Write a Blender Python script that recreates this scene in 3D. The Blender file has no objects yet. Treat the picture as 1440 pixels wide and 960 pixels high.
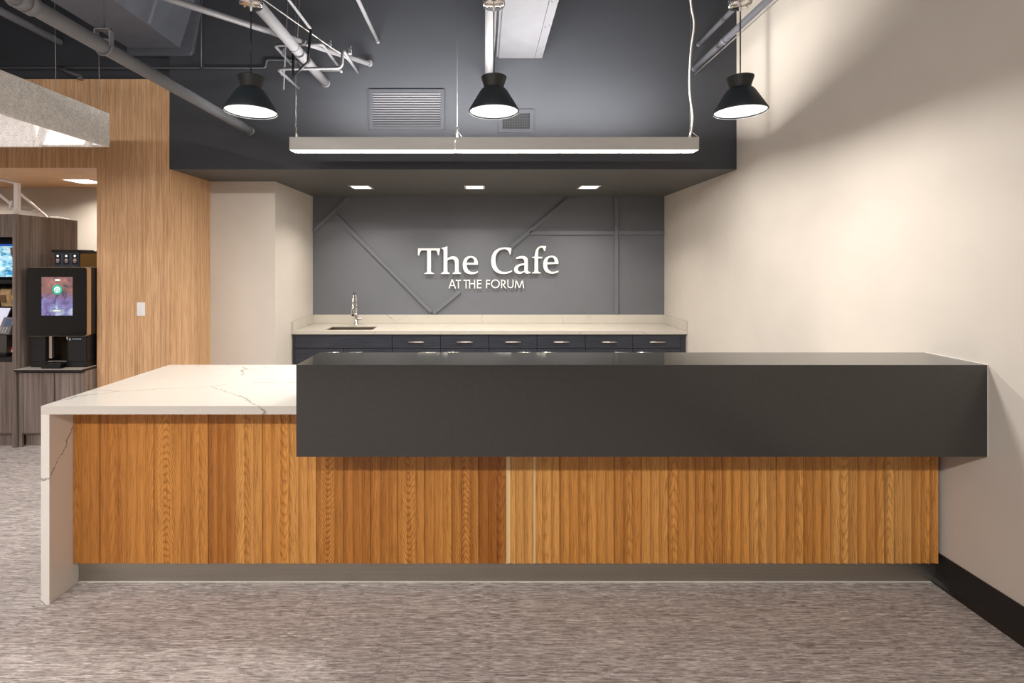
import bpy, bmesh, math, random
from mathutils import Vector, Matrix
random.seed(7)
S = bpy.context.scene
COL = S.collection
PI = math.pi

# ------------------------------------------------------------------ camera, world, exposure, far lights
F = 700.0                      # focal length in pixels of the 1440 px wide frame
VX, VY, HC = 679.0, 371.0, 1.5  # vanishing point and camera height
cam_d = bpy.data.cameras.new('camera')
cam = bpy.data.objects.new('camera', cam_d)
COL.objects.link(cam)
cam.location = (0, 0, HC)
cam.rotation_euler = (PI / 2, 0, 0)
cam_d.sensor_fit = 'HORIZONTAL'
cam_d.sensor_width = 36.0
cam_d.lens = F / 1440 * 36
cam_d.shift_x = (720 - VX) / 1440
cam_d.shift_y = (VY - 480) / 1440
cam_d.clip_start = 0.05
S.camera = cam

w = bpy.data.worlds.new('world')
S.world = w
w.use_nodes = True
w.node_tree.nodes['Background'].inputs[0].default_value = (0.95, 0.95, 1.0, 1)
w.node_tree.nodes['Background'].inputs[1].default_value = 0.5

S.view_settings.view_transform = 'Standard'
S.view_settings.look = 'None'
S.view_settings.exposure = 0.08
S.view_settings.gamma = 1.0
S.view_settings.use_curve_mapping = False

WARM = (1.0, 0.93, 0.84)
NEUT = (1.0, 0.97, 0.93)


def area(name, loc, sx, sy, power, color=NEUT, rot=(0, 0, 0), spread=PI, shape='RECTANGLE'):
    d = bpy.data.lights.new(name, 'AREA')
    d.shape = shape
    d.size = sx
    d.size_y = sy
    d.energy = power
    d.color = color
    d.spread = spread
    o = bpy.data.objects.new(name, d)
    o.location = loc
    o.rotation_euler = rot
    COL.objects.link(o)
    return o


# unseen lamps before the bar: a strip placed from shadow bands, plus added fills
area('unseen_front_light', (-1.7, -1.9, 3.45), 4.6, 0.16, 190, (1, .95, .91), rot=(math.radians(22), 0, 0))
area('unseen_front_light', (-5.0, -1.2, 3.2), 0.3, 4.0, 170, (1, .94, .96))  # added fill for the left side, no known fixture
area('unseen_front_light', (-1.6, -1.2, 3.6), 5.0, 3.0, 18, (1, .95, .91), spread=math.radians(112))  # added broad soft overhead fill, mainly to brighten the floor

# ------------------------------------------------------------------ helpers


def P(px, py, Y):
    """point of the place at depth Y that the photograph shows at pixel px, py"""
    return Vector(((px - VX) * Y / F, Y, HC - (py - VY) * Y / F))


def PXx(px, Y):
    return (px - VX) * Y / F


def PZ(py, Y):
    return HC - (py - VY) * Y / F


def box(bm, x0, x1, y0, y1, z0, z1, bev=0.0):
    x0, x1 = min(x0, x1), max(x0, x1)
    y0, y1 = min(y0, y1), max(y0, y1)
    z0, z1 = min(z0, z1), max(z0, z1)
    r = bmesh.ops.create_cube(bm, size=1.0)
    vs = r['verts']
    for v in vs:
        v.co = Vector((x0 + (v.co.x + .5) * (x1 - x0), y0 + (v.co.y + .5) * (y1 - y0), z0 + (v.co.z + .5) * (z1 - z0)))
    if bev > 0:
        es = list({e for v in vs for e in v.link_edges})
        bmesh.ops.bevel(bm, geom=es, offset=bev, segments=2, affect='EDGES', clamp_overlap=True)
    return bm


def B(*a, bev=0.0):
    bm = bmesh.new()
    return box(bm, *a, bev=bev)


def prism(bm, pts, d):
    """closed polygon pts (list of 3D) extruded along vector d"""
    n = len(pts)
    a = [bm.verts.new(Vector(p)) for p in pts]
    b = [bm.verts.new(Vector(p) + Vector(d)) for p in pts]
    bm.faces.new(a)
    bm.faces.new(list(reversed(b)))
    for i in range(n):
        j = (i + 1) % n
        bm.faces.new((a[j], a[i], b[i], b[j]))
    bmesh.ops.recalc_face_normals(bm, faces=bm.faces[:])
    return bm


def tube(bm, pts, r, seg=12, caps=True):
    pts = [Vector(p) for p in pts]
    n = len(pts)
    tang = []
    for i in range(n):
        if i == 0:
            t = pts[1] - pts[0]
        elif i == n - 1:
            t = pts[-1] - pts[-2]
        else:
            t = (pts[i + 1] - pts[i]).normalized() + (pts[i] - pts[i - 1]).normalized()
        tang.append(t.normalized())
    up = Vector((0, 0, 1)) if abs(tang[0].z) < .9 else Vector((1, 0, 0))
    nrm = (up - tang[0] * up.dot(tang[0])).normalized()
    rings = []
    for i in range(n):
        t = tang[i]
        nrm = (nrm - t * nrm.dot(t)).normalized()
        bn = t.cross(nrm)
        k = 1.0
        if 0 < i < n - 1:
            c = t.dot((pts[i + 1] - pts[i]).normalized())
            k = min(1.0 / max(c, .5), 1.6)
        rr = r[i] if isinstance(r, (list, tuple)) else r
        ring = []
        side = None
        if 0 < i < n - 1:
            side = ((pts[i + 1] - pts[i]).normalized() - (pts[i] - pts[i - 1]).normalized())
            side = side.normalized() if side.length > 1e-6 else None
        for s in range(seg):
            a = 2 * PI * s / seg
            off = (nrm * math.cos(a) + bn * math.sin(a)) * rr
            if side is not None:
                off += side * off.dot(side) * (k - 1)
            ring.append(bm.verts.new(pts[i] + off))
        rings.append(ring)
    for i in range(n - 1):
        for s in range(seg):
            f = bm.faces.new((rings[i][s], rings[i][(s + 1) % seg], rings[i + 1][(s + 1) % seg], rings[i + 1][s]))
            f.smooth = True
    if caps:
        bm.faces.new(list(reversed(rings[0])))
        bm.faces.new(rings[-1])
    return bm


def T(pts, r, seg=12):
    return tube(bmesh.new(), pts, r, seg)


def bend(pts, rad=0.03, n=5):
    """round the corners of a polyline"""
    pts = [Vector(p) for p in pts]
    out = [pts[0]]
    for i in range(1, len(pts) - 1):
        a, b, c = pts[i - 1], pts[i], pts[i + 1]
        l = min(rad, (a - b).length * .45, (c - b).length * .45)
        p0 = b + (a - b).normalized() * l
        p1 = b + (c - b).normalized() * l
        for k in range(n + 1):
            t = k / n
            out.append(p0 * (1 - t) ** 2 + b * 2 * t * (1 - t) + p1 * t * t)
    out.append(pts[-1])
    return out


def spline(pts, n=8):
    pts = [Vector(p) for p in pts]
    q = [pts[0] * 2 - pts[1]] + pts + [pts[-1] * 2 - pts[-2]]
    out = []
    for i in range(1, len(q) - 2):
        for k in range(n):
            t = k / n
            a, b, c, d = q[i - 1], q[i], q[i + 1], q[i + 2]
            out.append(.5 * ((2 * b) + (c - a) * t + (2 * a - 5 * b + 4 * c - d) * t * t + (3 * b - a - 3 * c + d) * t ** 3))
    out.append(pts[-1])
    return out


def lathe(bm, prof, cx, cy, seg=48, smooth=True):
    """profile list of (radius, z) turned about the vertical through cx, cy"""
    rings = []
    for r, z in prof:
        if r < 1e-6:
            rings.append([bm.verts.new((cx, cy, z))])
        else:
            rings.append([bm.verts.new((cx + r * math.cos(2 * PI * s / seg), cy + r * math.sin(2 * PI * s / seg), z)) for s in range(seg)])
    for a, b in zip(rings, rings[1:]):
        for s in range(seg):
            t = (s + 1) % seg
            if len(a) == 1 and len(b) == 1:
                continue
            if len(a) == 1:
                f = bm.faces.new((a[0], b[t], b[s]))
            elif len(b) == 1:
                f = bm.faces.new((a[s], a[t], b[0]))
            else:
                f = bm.faces.new((a[s], a[t], b[t], b[s]))
            f.smooth = smooth
    bmesh.ops.recalc_face_normals(bm, faces=bm.faces[:])
    return bm


WL = {}


def link(name, data):
    o = bpy.data.objects.new(name, data)
    COL.objects.link(o)
    return o


def thing(name, label, cat, loc=(0, 0, 0), group=None):
    o = link(name, None)
    o.empty_display_size = .05
    o.location = loc
    o['label'] = label
    o['category'] = cat
    if group:
        o['group'] = group
    WL[o] = Vector(loc)
    return o


def obj(name, bm, mat, parent=None, origin=None, label=None):
    if parent is not None and parent in WL:
        org = WL[parent]
    else:
        org = Vector((0, 0, 0))
    if origin is not None:
        org2 = Vector(origin)
    else:
        org2 = org
    bmesh.ops.translate(bm, verts=bm.verts, vec=-org2)
    me = bpy.data.meshes.new(name)
    bm.to_mesh(me)
    bm.free()
    me.materials.append(mat)
    o = link(name, me)
    if parent is not None:
        o.parent = parent
        o.location = org2 - org
    else:
        o.location = org2
    WL[o] = org2
    if label:
        o['label'] = label
    return o


def single(name, bm, mat, label, cat, origin=None, group=None):
    o = obj(name, bm, mat, None, origin)
    o['label'] = label
    o['category'] = cat
    if group:
        o['group'] = group
    return o


def struct(name, bm, mat, parent=None):
    o = obj(name, bm, mat, parent)
    if parent is None:
        o['kind'] = 'structure'
    return o


# ------------------------------------------------------------------ materials


def lin(r, g, b):
    f = lambda c: (c / 255 / 12.92) if c / 255 <= .04045 else ((c / 255 + .055) / 1.055) ** 2.4
    return (f(r), f(g), f(b), 1)


class M:
    def __init__(s, name, color=(.5, .5, .5, 1), rough=.5, metal=0.0, spec=.5, emit=None, estr=0.0):
        s.m = bpy.data.materials.new(name)
        s.m.use_nodes = True
        s.t = s.m.node_tree
        s.b = s.t.nodes['Principled BSDF']
        s.b.inputs['Base Color'].default_value = color
        s.b.inputs['Roughness'].default_value = rough
        s.b.inputs['Metallic'].default_value = metal
        s.b.inputs['Specular IOR Level'].default_value = spec
        if emit:
            s.b.inputs['Emission Color'].default_value = emit
            s.b.inputs['Emission Strength'].default_value = estr

    def n(s, kind, **kw):
        nd = s.t.nodes.new(kind)
        for k, v in kw.items():
            if k.startswith('i_'):
                key = k[2:]
                nd.inputs[int(key) if key.isdigit() else key].default_value = v
            else:
                setattr(nd, k, v)
        return nd

    def l(s, a, b):
        s.t.links.new(a, b)

    def coords(s, scale=(1, 1, 1), obj=True, rnd=False):
        tc = s.n('ShaderNodeTexCoord')
        src = tc.outputs['Object']
        if rnd:
            oi = s.n('ShaderNodeObjectInfo')
            mu = s.n('ShaderNodeMath', operation='MULTIPLY', i_1=37.0)
            s.l(oi.outputs['Random'], mu.inputs[0])
            ad = s.n('ShaderNodeVectorMath', operation='ADD')
            s.l(src, ad.inputs[0])
            s.l(mu.outputs[0], ad.inputs[1])
            src = ad.outputs[0]
        mp = s.n('ShaderNodeMapping')
        mp.inputs['Scale'].default_value = scale
        s.l(src, mp.inputs['Vector'])
        return mp.outputs[0]

    def noise(s, vec, scale=5, detail=4, rough=.5, dist=0.0):
        nd = s.n('ShaderNodeTexNoise')
        nd.inputs['Scale'].default_value = scale
        nd.inputs['Detail'].default_value = detail
        nd.inputs['Roughness'].default_value = rough
        nd.inputs['Distortion'].default_value = dist
        s.l(vec, nd.inputs['Vector'])
        return nd.outputs['Fac']

    def ramp(s, fac, stops, interp='LINEAR'):
        r = s.n('ShaderNodeValToRGB')
        r.color_ramp.interpolation = interp
        e = r.color_ramp.elements
        while len(e) < len(stops):
            e.new(.5)
        for i, (p, c) in enumerate(stops):
            e[i].position = p
            e[i].color = c if len(c) == 4 else (*c, 1)
        s.l(fac, r.inputs[0])
        return r.outputs[0]

    def mix(s, a, b, fac, mode='MIX'):
        x = s.n('ShaderNodeMix', data_type='RGBA', blend_type=mode)
        for v, i in ((fac, 0), (a, 6), (b, 7)):
            if isinstance(v, (int, float, tuple)):
                x.inputs[i].default_value = v
            else:
                s.l(v, x.inputs[i])
        return x.outputs[2]

    def math(s, op, a, b=0.0):
        x = s.n('ShaderNodeMath', operation=op)
        for v, i in ((a, 0), (b, 1)):
            if isinstance(v, (int, float)):
                x.inputs[i].default_value = v
            else:
                s.l(v, x.inputs[i])
        return x.outputs[0]

    def color(s, out):
        s.l(out, s.b.inputs['Base Color'])

    def bump(s, h, strength=.2, dist=.01):
        b = s.n('ShaderNodeBump')
        b.inputs['Strength'].default_value = strength
        b.inputs['Distance'].default_value = dist
        s.l(h, b.inputs['Height'])
        s.l(b.outputs[0], s.b.inputs['Normal'])


def paint(name, c, rough=.6, var=.03):
    m = M(name, c, rough, spec=.35)
    f = m.noise(m.coords((1, 1, 1)), 3.0, 3)
    lo = tuple(x * (1 - var) for x in c[:3]) + (1,)
    hi = tuple(min(1, x * (1 + var)) for x in c[:3]) + (1,)
    m.color(m.ramp(f, [(.3, lo), (.7, hi)]))
    m.bump(m.noise(m.coords(), 220, 2), .05, .002)
    return m.m


beige = paint('beige_paint', lin(207, 198, 187), .55)
charcoal = paint('charcoal_paint', lin(58, 60, 65), .55)
charcoal_back = paint('charcoal_feature_paint', lin(104, 106, 111), .45)
ceil_dark = paint('dark_ceiling_paint', lin(40, 41, 46), .8)
batten_paint = paint('batten_paint', lin(106, 108, 113), .42)
black_rubber = paint('black_rubber', lin(38, 36, 35), .35)


def mk_veneer():
    m = M('oak_veneer', rough=.45, spec=.35)
    f1 = m.noise(m.coords((90, 90, 1.2)), 1.0, 5, .6)
    f2 = m.noise(m.coords((6, 6, .15)), 1.0, 3, .5)
    f3 = m.noise(m.coords((320, 320, 6)), 1.0, 2, .5)
    c = m.ramp(f1, [(.28, lin(180, 134, 94)), (.5, lin(226, 182, 136)), (.72, lin(244, 206, 163))])
    c = m.mix(c, lin(190, 148, 110), m.math('MULTIPLY', f2, .6))
    c = m.mix(c, m.ramp(f3, [(.38, (.70, .66, .62)), (.56, (1, 1, 1))]), .8, 'MULTIPLY')
    m.color(c)
    return m.m


def mk_slat_oak():
    m = M('oiled_oak_board', rough=.38, spec=.4)
    oi = m.n('ShaderNodeObjectInfo')
    sep = m.n('ShaderNodeSeparateColor')
    m.l(oi.outputs['Color'], sep.inputs[0])
    # object colour: R = tone, G = how strongly figured, B = place of the heart line
    tc = m.n('ShaderNodeTexCoord')
    rnd = oi.outputs['Random']
    off = m.n('ShaderNodeCombineXYZ')
    m.l(m.math('MULTIPLY', rnd, 3.0), off.inputs[0])
    m.l(m.math('MULTIPLY', rnd, 9.0), off.inputs[2])
    ad = m.n('ShaderNodeVectorMath', operation='ADD')
    m.l(tc.outputs['Object'], ad.inputs[0])
    m.l(off.outputs[0], ad.inputs[1])
    sx = m.n('ShaderNodeSeparateXYZ')
    m.l(tc.outputs['Object'], sx.inputs[0])

    def stretched(sc, det, rough):
        mp = m.n('ShaderNodeMapping')
        mp.inputs['Scale'].default_value = sc
        m.l(ad.outputs[0], mp.inputs[0])
        return m.noise(mp.outputs[0], 1.0, det, rough)
    # growth rings: parabolic arches about a heart line, tight or loose by the board's figure
    fig = sep.outputs[1]
    heart = m.math('ADD', .063, m.math('MULTIPLY', m.math('SUBTRACT', sep.outputs[2], .5), .16))
    wob = stretched((11, 11, 2.4), 3, .55)
    wob2 = stretched((60, 60, 7), 2, .5)
    dx = m.math('SUBTRACT', sx.outputs[0], heart)
    dx = m.math('ADD', dx, m.math('MULTIPLY', m.math('SUBTRACT', wob, .5), .03))
    arch = m.math('MULTIPLY', m.math('MULTIPLY', dx, dx), 2300.0)
    rise = m.math('MULTIPLY', m.math('MULTIPLY', sx.outputs[2], fig), 38.0)
    sgn = m.math('SIGN', m.math('SUBTRACT', rnd, .45))
    ph = m.math('ADD', m.math('ADD', arch, m.math('MULTIPLY', rise, sgn)), m.math('MULTIPLY', wob2, 1.3))
    ph = m.math('ADD', ph, m.math('MULTIPLY', wob, 3.0))
    rings = m.math('FRACT', ph)
    ringc = m.ramp(rings, [(.0, (.50, .40, .28)), (.16, (.72, .64, .54)), (.42, (1, 1, 1)), (.86, (1, 1, 1)), (1, (.50, .40, .28))])
    fine = stretched((330, 330, 9), 3, .65)
    band = stretched((42, 42, .6), 2, .5)
    tone = m.ramp(sep.outputs[0], [(0, lin(180, 114, 48)), (.5, lin(220, 155, 78)), (1, lin(246, 198, 126))])
    c = m.mix(tone, ringc, m.math('ADD', .30, m.math('MULTIPLY', fig, .6)), 'MULTIPLY')
    c = m.mix(c, m.ramp(fine, [(.34, (.50, .42, .32)), (.50, (1, 1, 1))]), .8, 'MULTIPLY')
    c = m.mix(c, m.ramp(band, [(.3, (.74, .66, .56)), (.55, (1, 1, 1)), (.7, (1.08, 1.08, 1.06))]), .7, 'MULTIPLY')
    sap = m.math('LESS_THAN', sx.outputs[0], m.math('MULTIPLY', m.math('SUBTRACT', 1.0, oi.outputs['Alpha']), .1))
    c = m.mix(c, lin(252, 220, 166), m.math('MULTIPLY', sap, .9))
    m.color(c)
    m.bump(fine, .12, .002)
    return m.m


def mk_quartz(name, base, vein, seed=0.0, scale=1.3, amount=.75):
    m = M(name, base, .12, spec=.5)
    tc = m.n('ShaderNodeTexCoord')
    mp = m.n('ShaderNodeMapping')
    mp.inputs['Location'].default_value = (seed, seed * .7, seed * .3)
    mp.inputs['Rotation'].default_value = (0, 0, math.radians(24))
    mp.inputs['Scale'].default_value = (.7, 1.35, 1.0)
    m.l(tc.outputs['Object'], mp.inputs[0])
    nz = m.n('ShaderNodeTexNoise')
    nz.inputs['Scale'].default_value = 5
    nz.inputs['Detail'].default_value = 6
    nz.inputs['Roughness'].default_value = .62
    m.l(mp.outputs[0], nz.inputs['Vector'])
    sub = m.n('ShaderNodeVectorMath', operation='SUBTRACT', i_1=(.5, .5, .5))
    m.l(nz.outputs['Color'], sub.inputs[0])
    sc = m.n('ShaderNodeVectorMath', operation='SCALE')
    sc.inputs['Scale'].default_value = .16
    m.l(sub.outputs[0], sc.inputs[0])
    ad = m.n('ShaderNodeVectorMath', operation='ADD')
    m.l(mp.outputs[0], ad.inputs[0])
    m.l(sc.outputs[0], ad.inputs[1])
    vo = m.n('ShaderNodeTexVoronoi', feature='DISTANCE_TO_EDGE')
    vo.inputs['Scale'].default_value = scale
    m.l(ad.outputs[0], vo.inputs['Vector'])
    line = m.ramp(vo.outputs['Distance'], [(.0, (1, 1, 1)), (.006, (0, 0, 0))])
    mask = m.ramp(m.noise(m.coords((3, 3, 3)), 1.0, 3), [(.36, (0, 0, 0)), (.54, (1, 1, 1))])
    fac = m.math('MULTIPLY', m.math('MULTIPLY', line, mask), amount)
    cloud = m.noise(m.coords((4, 4, 4)), 1.0, 3)
    c0 = m.ramp(cloud, [(.3, tuple(x * .96 for x in base[:3]) + (1,)), (.7, base)])
    m.color(m.mix(c0, vein, fac))
    return m.m


def mk_floor():
    m = M('woven_floor_tile', rough=.6, spec=.3)
    a = m.noise(m.coords((12, 150, 1)), 1.0, 4, .72)
    b = m.noise(m.coords((26, 300, 1)), 1.0, 2, .6)
    d = m.noise(m.coords((1.2, 3, 1)), 1.0, 3, .5)
    c = m.ramp(a, [(.30, lin(118, 109, 104)), (.45, lin(170, 161, 156)), (.56, lin(192, 184, 179)), (.72, lin(216, 210, 206))])
    c = m.mix(c, m.ramp(b, [(.36, (.60, .57, .54)), (.48, (1, 1, 1)), (.66, (1.2, 1.2, 1.21))]), .9, 'MULTIPLY')
    c = m.mix(c, m.ramp(d, [(.3, (.9, .9, .89)), (.7, (1.06, 1.06, 1.07))]), .8, 'MULTIPLY')
    tc = m.n('ShaderNodeTexCoord')
    # short woven dashes
    dm = m.n('ShaderNodeMapping')
    dm.inputs['Rotation'].default_value = (0, 0, 0)
    wv = m.noise(m.coords((5, 5, 1)), 1.0, 2)
    cx = m.n('ShaderNodeCombineXYZ')
    m.l(m.math('MULTIPLY', wv, .35), cx.inputs[0])
    m.l(m.math('MULTIPLY', wv, .006), cx.inputs[1])
    av = m.n('ShaderNodeVectorMath', operation='ADD')
    m.l(tc.outputs['Object'], av.inputs[0])
    m.l(cx.outputs[0], av.inputs[1])
    for wd_, rh, lo, hi, fac in ((.085, .0085, .66, 1.2, .75), (.034, .0052, .76, 1.16, .7)):
        db = m.n('ShaderNodeTexBrick')
        db.offset = .37
        db.offset_frequency = 3
        db.squash = .6
        db.squash_frequency = 2
        db.inputs['Scale'].default_value = 1.0
        db.inputs['Brick Width'].default_value = wd_
        db.inputs['Row Height'].default_value = rh
        db.inputs['Mortar Size'].default_value = 0
        db.inputs['Bias'].default_value = .15
        db.inputs['Color1'].default_value = (lo, lo * .98, lo * .96, 1)
        db.inputs['Color2'].default_value = (hi, hi, hi, 1)
        m.l(av.outputs[0], db.inputs['Vector'])
        c = m.mix(c, db.outputs['Color'], fac, 'MULTIPLY')
    br = m.n('ShaderNodeTexBrick')
    br.offset = .72
    br.inputs['Scale'].default_value = 1.0
    br.inputs['Brick Width'].default_value = 1.552
    br.inputs['Row Height'].default_value = .5
    br.inputs['Mortar Size'].default_value = .0012
    br.inputs['Mortar Smooth'].default_value = 0
    br.inputs['Bias'].default_value = 0
    for k in ('Color1', 'Color2'):
        br.inputs[k].default_value = (1, 1, 1, 1)
    br.inputs['Mortar'].default_value = (.62, .6, .58, 1)
    mp = m.n('ShaderNodeMapping')
    mp.inputs['Location'].default_value = (.752, -1.46, 0)
    m.l(tc.outputs['Object'], mp.inputs[0])
    m.l(mp.outputs[0], br.inputs['Vector'])
    c = m.mix(c, br.outputs['Color'], .7, 'MULTIPLY')
    m.color(c)
    m.bump(a, .25, .003)
    return m.m


def mk_grey_wood():
    m = M('grey_wood_laminate', rough=.5, spec=.3)
    f1 = m.noise(m.coords((55, 55, 1.4)), 1.0, 5, .6)
    f2 = m.noise(m.coords((8, 8, .3)), 1.0, 2, .5)
    c = m.ramp(f1, [(.28, lin(88, 76, 69)), (.5, lin(124, 111, 103)), (.75, lin(150, 137, 128))])
    c = m.mix(c, m.ramp(f2, [(.3, (.72, .7, .68)), (.7, (1.1, 1.1, 1.1))]), .7, 'MULTIPLY')
    m.color(c)
    return m.m


def mk_dark_cab():
    m = M('charcoal_woodgrain_laminate', rough=.4, spec=.4)
    f1 = m.noise(m.coords((4, 4, 60)), 1.0, 5, .6)
    m.color(m.ramp(f1, [(.3, lin(38, 41, 48)), (.7, lin(56, 58, 66))]))
    return m.m


def mk_felt():
    m = M('grey_felt', rough=.95, spec=.1)
    f = m.noise(m.coords(), 120, 4, .7)
    f2 = m.noise(m.coords(), 24, 3, .6)
    c = m.ramp(f, [(.3, lin(190, 183, 176)), (.5, lin(234, 229, 223)), (.7, lin(250, 248, 245))])
    m.color(m.mix(c, m.ramp(f2, [(.35, (.86, .86, .86)), (.65, (1.05, 1.05, 1.05))]), .8, 'MULTIPLY'))
    m.bump(f, .3, .004)
    return m.m


def mk_steel(name, c, rough=.32):
    m = M(name, c, rough, metal=1.0)
    f = m.noise(m.coords((1.5, 90, 160)), 1.0, 3)
    m.color(m.ramp(f, [(.3, tuple(x * .9 for x in c[:3]) + (1,)), (.7, c)]))
    return m.m


def mk_pipe(name, c, rough=.5):
    m = M(name, c, rough, spec=.4)
    f = m.noise(m.coords(), 9, 4, .6)
    m.color(m.ramp(f, [(.3, tuple(x * .86 for x in c[:3]) + (1,)), (.7, c)]))
    return m.m


veneer = mk_veneer()
slat_oak = mk_slat_oak()
quartz = mk_quartz('white_veined_quartz', lin(212, 206, 196), lin(80, 70, 60), 3.1)
quartz_back = mk_quartz('cream_veined_quartz', lin(194, 187, 175), lin(128, 116, 102), 7.7, 1.6, .6)
floor_m = mk_floor()
grey_wood = mk_grey_wood()
dark_cab = mk_dark_cab()
felt = mk_felt()
kick_steel = mk_steel('brushed_bronze_steel', lin(186, 181, 170), .42)
sink_steel = mk_steel('sink_steel', lin(128, 114, 100), .45)
main_paint = mk_pipe('sprinkler_main_paint', lin(126, 127, 132))
chrome = M('chrome', lin(215, 213, 210), .08, metal=1).m
nickel = M('satin_nickel', lin(225, 216, 204), .28, metal=1).m
pipe_light = mk_pipe('light_grey_pipe_paint', lin(110, 109, 112))
pipe_mid = mk_pipe('mid_grey_pipe_paint', lin(88, 88, 94))
pipe_dark = mk_pipe('dark_grey_pipe_paint', lin(62, 63, 68))
duct_paint = mk_pipe('grey_duct_paint', lin(84, 87, 95))
duct_light = mk_pipe('pale_duct_paint', lin(84, 84, 88))
black = M('black_plastic', lin(24, 24, 26), .35).m
black_gloss = M('black_gloss', lin(12, 13, 15), .06).m
black_matte = M('black_matte', lin(18, 18, 19), .8).m
white_pl = M('white_plastic', lin(235, 234, 232), .4).m
white_letter = M('white_letter', lin(250, 250, 244), .5).m
white_metal = M('white_metal', lin(238, 230, 226), .4).m
pend_black = M('pendant_black', lin(36, 43, 48), .5).m
pend_wood = M('pendant_cap_black', lin(34, 34, 34), .42).m
pend_white = M('pendant_inner_white', lin(240, 238, 230), .6).m
aluminium = M('satin_aluminium', lin(186, 183, 178), .5, metal=.1).m
bar_quartz = M('charcoal_gloss_quartz', lin(54, 53, 51), .06, spec=.6)
_f = bar_quartz.noise(bar_quartz.coords(), 60, 4, .6)
bar_quartz.color(bar_quartz.ramp(_f, [(.3, lin(51, 50, 47)), (.7, lin(55, 54, 51))]))
bar_quartz = bar_quartz.m
bar_quartz_front = bar_quartz.copy()
bar_quartz_front.name = 'charcoal_honed_quartz'
bar_quartz_front.node_tree.nodes['Principled BSDF'].inputs['Roughness'].default_value = .24
caulk = M('white_caulk', lin(225, 222, 216), .6).m
cord_w = M('white_cord', lin(222, 216, 208), .5).m
wire_g = M('steel_cable', lin(150, 146, 142), .4, metal=.6).m


def glow(name, c, s):
    return M(name, (0.8, 0.8, 0.8, 1), .5, emit=c, estr=s).m


glow_pend = glow('pendant_diffuser', (1, .97, .88, 1), 1.15)
glow_lin = glow('strip_diffuser', (1, .96, .90, 1), 4)
glow_can = glow('downlight_lens', (1, .95, .87, 1), 6)
glow_felt = glow('felt_light_diffuser', (1, .97, .98, 1), .8)

# ------------------------------------------------------------------ the setting
XR = 2.146            # right wall
YS = 4.21             # face of the bulkhead
YB = 5.886            # back wall of the bar
ZS = 2.302            # underside of the bulkhead
ZC = 3.74             # ceiling
XL = -2.65            # oak return
XC = -2.010           # left cheek of the niche

struct('floor', B(-9, XR + .2, -7, 6.2, -.1, 0), floor_m)
struct('ceiling', B(-9, XR + .2, -7, 6.2, ZC, ZC + .1), ceil_dark)
struct('wall_right', B(XR, XR + .15, -7, 6.2, 0, ZC), beige)
struct('wall_behind', B(-9, XR, -7.15, -7, 0, ZC), paint('grey_brown_paint', lin(76, 72, 68), .7))
struct('wall_left', B(-9.15, -9, -7, 6.2, 0, ZC), beige)
bk = struct('wall_back', B(XC, XR, YB, YB + .15, 0, ZS), charcoal_back)
struct('wall_bulkhead', B(XL, XR, YS, 6.1, ZS, ZC), charcoal)
struct('ceiling_niche', B(XL + .013, XR - .001, YS + .002, YB - .001, ZS - .004, ZS - .0005), paint('soffit_bounce_tint', lin(84, 83, 80), .55))  # thin panel: dark bulkhead paint lightened in colour to stand in for bounced light
struct('wall_upper_left', B(-9, XL, YS + .03, YS + .2, 2.9, ZC), charcoal)
struct('wall_niche_left', B(XL, XC, 4.818, 6.0, 0, ZS), beige)
struct('wall_alcove_right', B(-3.261, XL, 4.80, 6.0, 0, ZS), beige)
struct('wall_alcove_back', B(-8.9, -3.261, 5.3, 5.4, 0, 2.36), beige)
# oak cladding: pier, header and the soffit of the alcove
pier = struct('wall_oak', B(-3.261, XL, YS - .005, 4.80, 0, 3.061), veneer)
struct('wall_alcove_header', B(-8.9, -3.2612, YS - .005, YS + .03, 2.311, 3.061), veneer)
struct('ceiling_alcove', B(-8.9, -3.262, YS + .031, 5.299, 2.311, 2.345), veneer)
struct('trim_4', B(XL, XL + .012, YS + .005, 4.817, 0, ZS - .001), veneer)

# black rubber base along the right wall: a flat face and a cove toe
zb = .142
bb = bmesh.new()
prof = [(XR, 0), (XR - .03, 0), (XR - .03, .008), (XR - .016, .022), (XR - .010, .04), (XR - .008, zb - .004), (XR - .006, zb), (XR, zb)]
prism(bb, [(x, -6.9, z) for x, z in prof], (0, 6.9 + 2.3495, 0))
struct('baseboard_right', bb, black_rubber)

# raised battens on the charcoal back wall


def batten(p0, p1, wd=.042, th=.028):
    a, b = P(*p0, YB), P(*p1, YB)
    d = (b - a).normalized()
    n = Vector((-d.z, 0, d.x)) * wd / 2
    bm = bmesh.new()
    prism(bm, [a + n, a - n, b - n, b + n], (0, -th, 0))
    obj('batten', bm, batten_paint, bk)


batten((442, 325), (492, 277.5))
batten((472, 302.5), (607, 438))
batten((609.5, 440), (647, 409))
batten((718.5, 347), (803, 277.5))
batten((745, 327.5), (863, 327.5))
batten((869, 327.5), (933, 327.5))
batten((866, 277), (866, 441.5))

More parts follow.
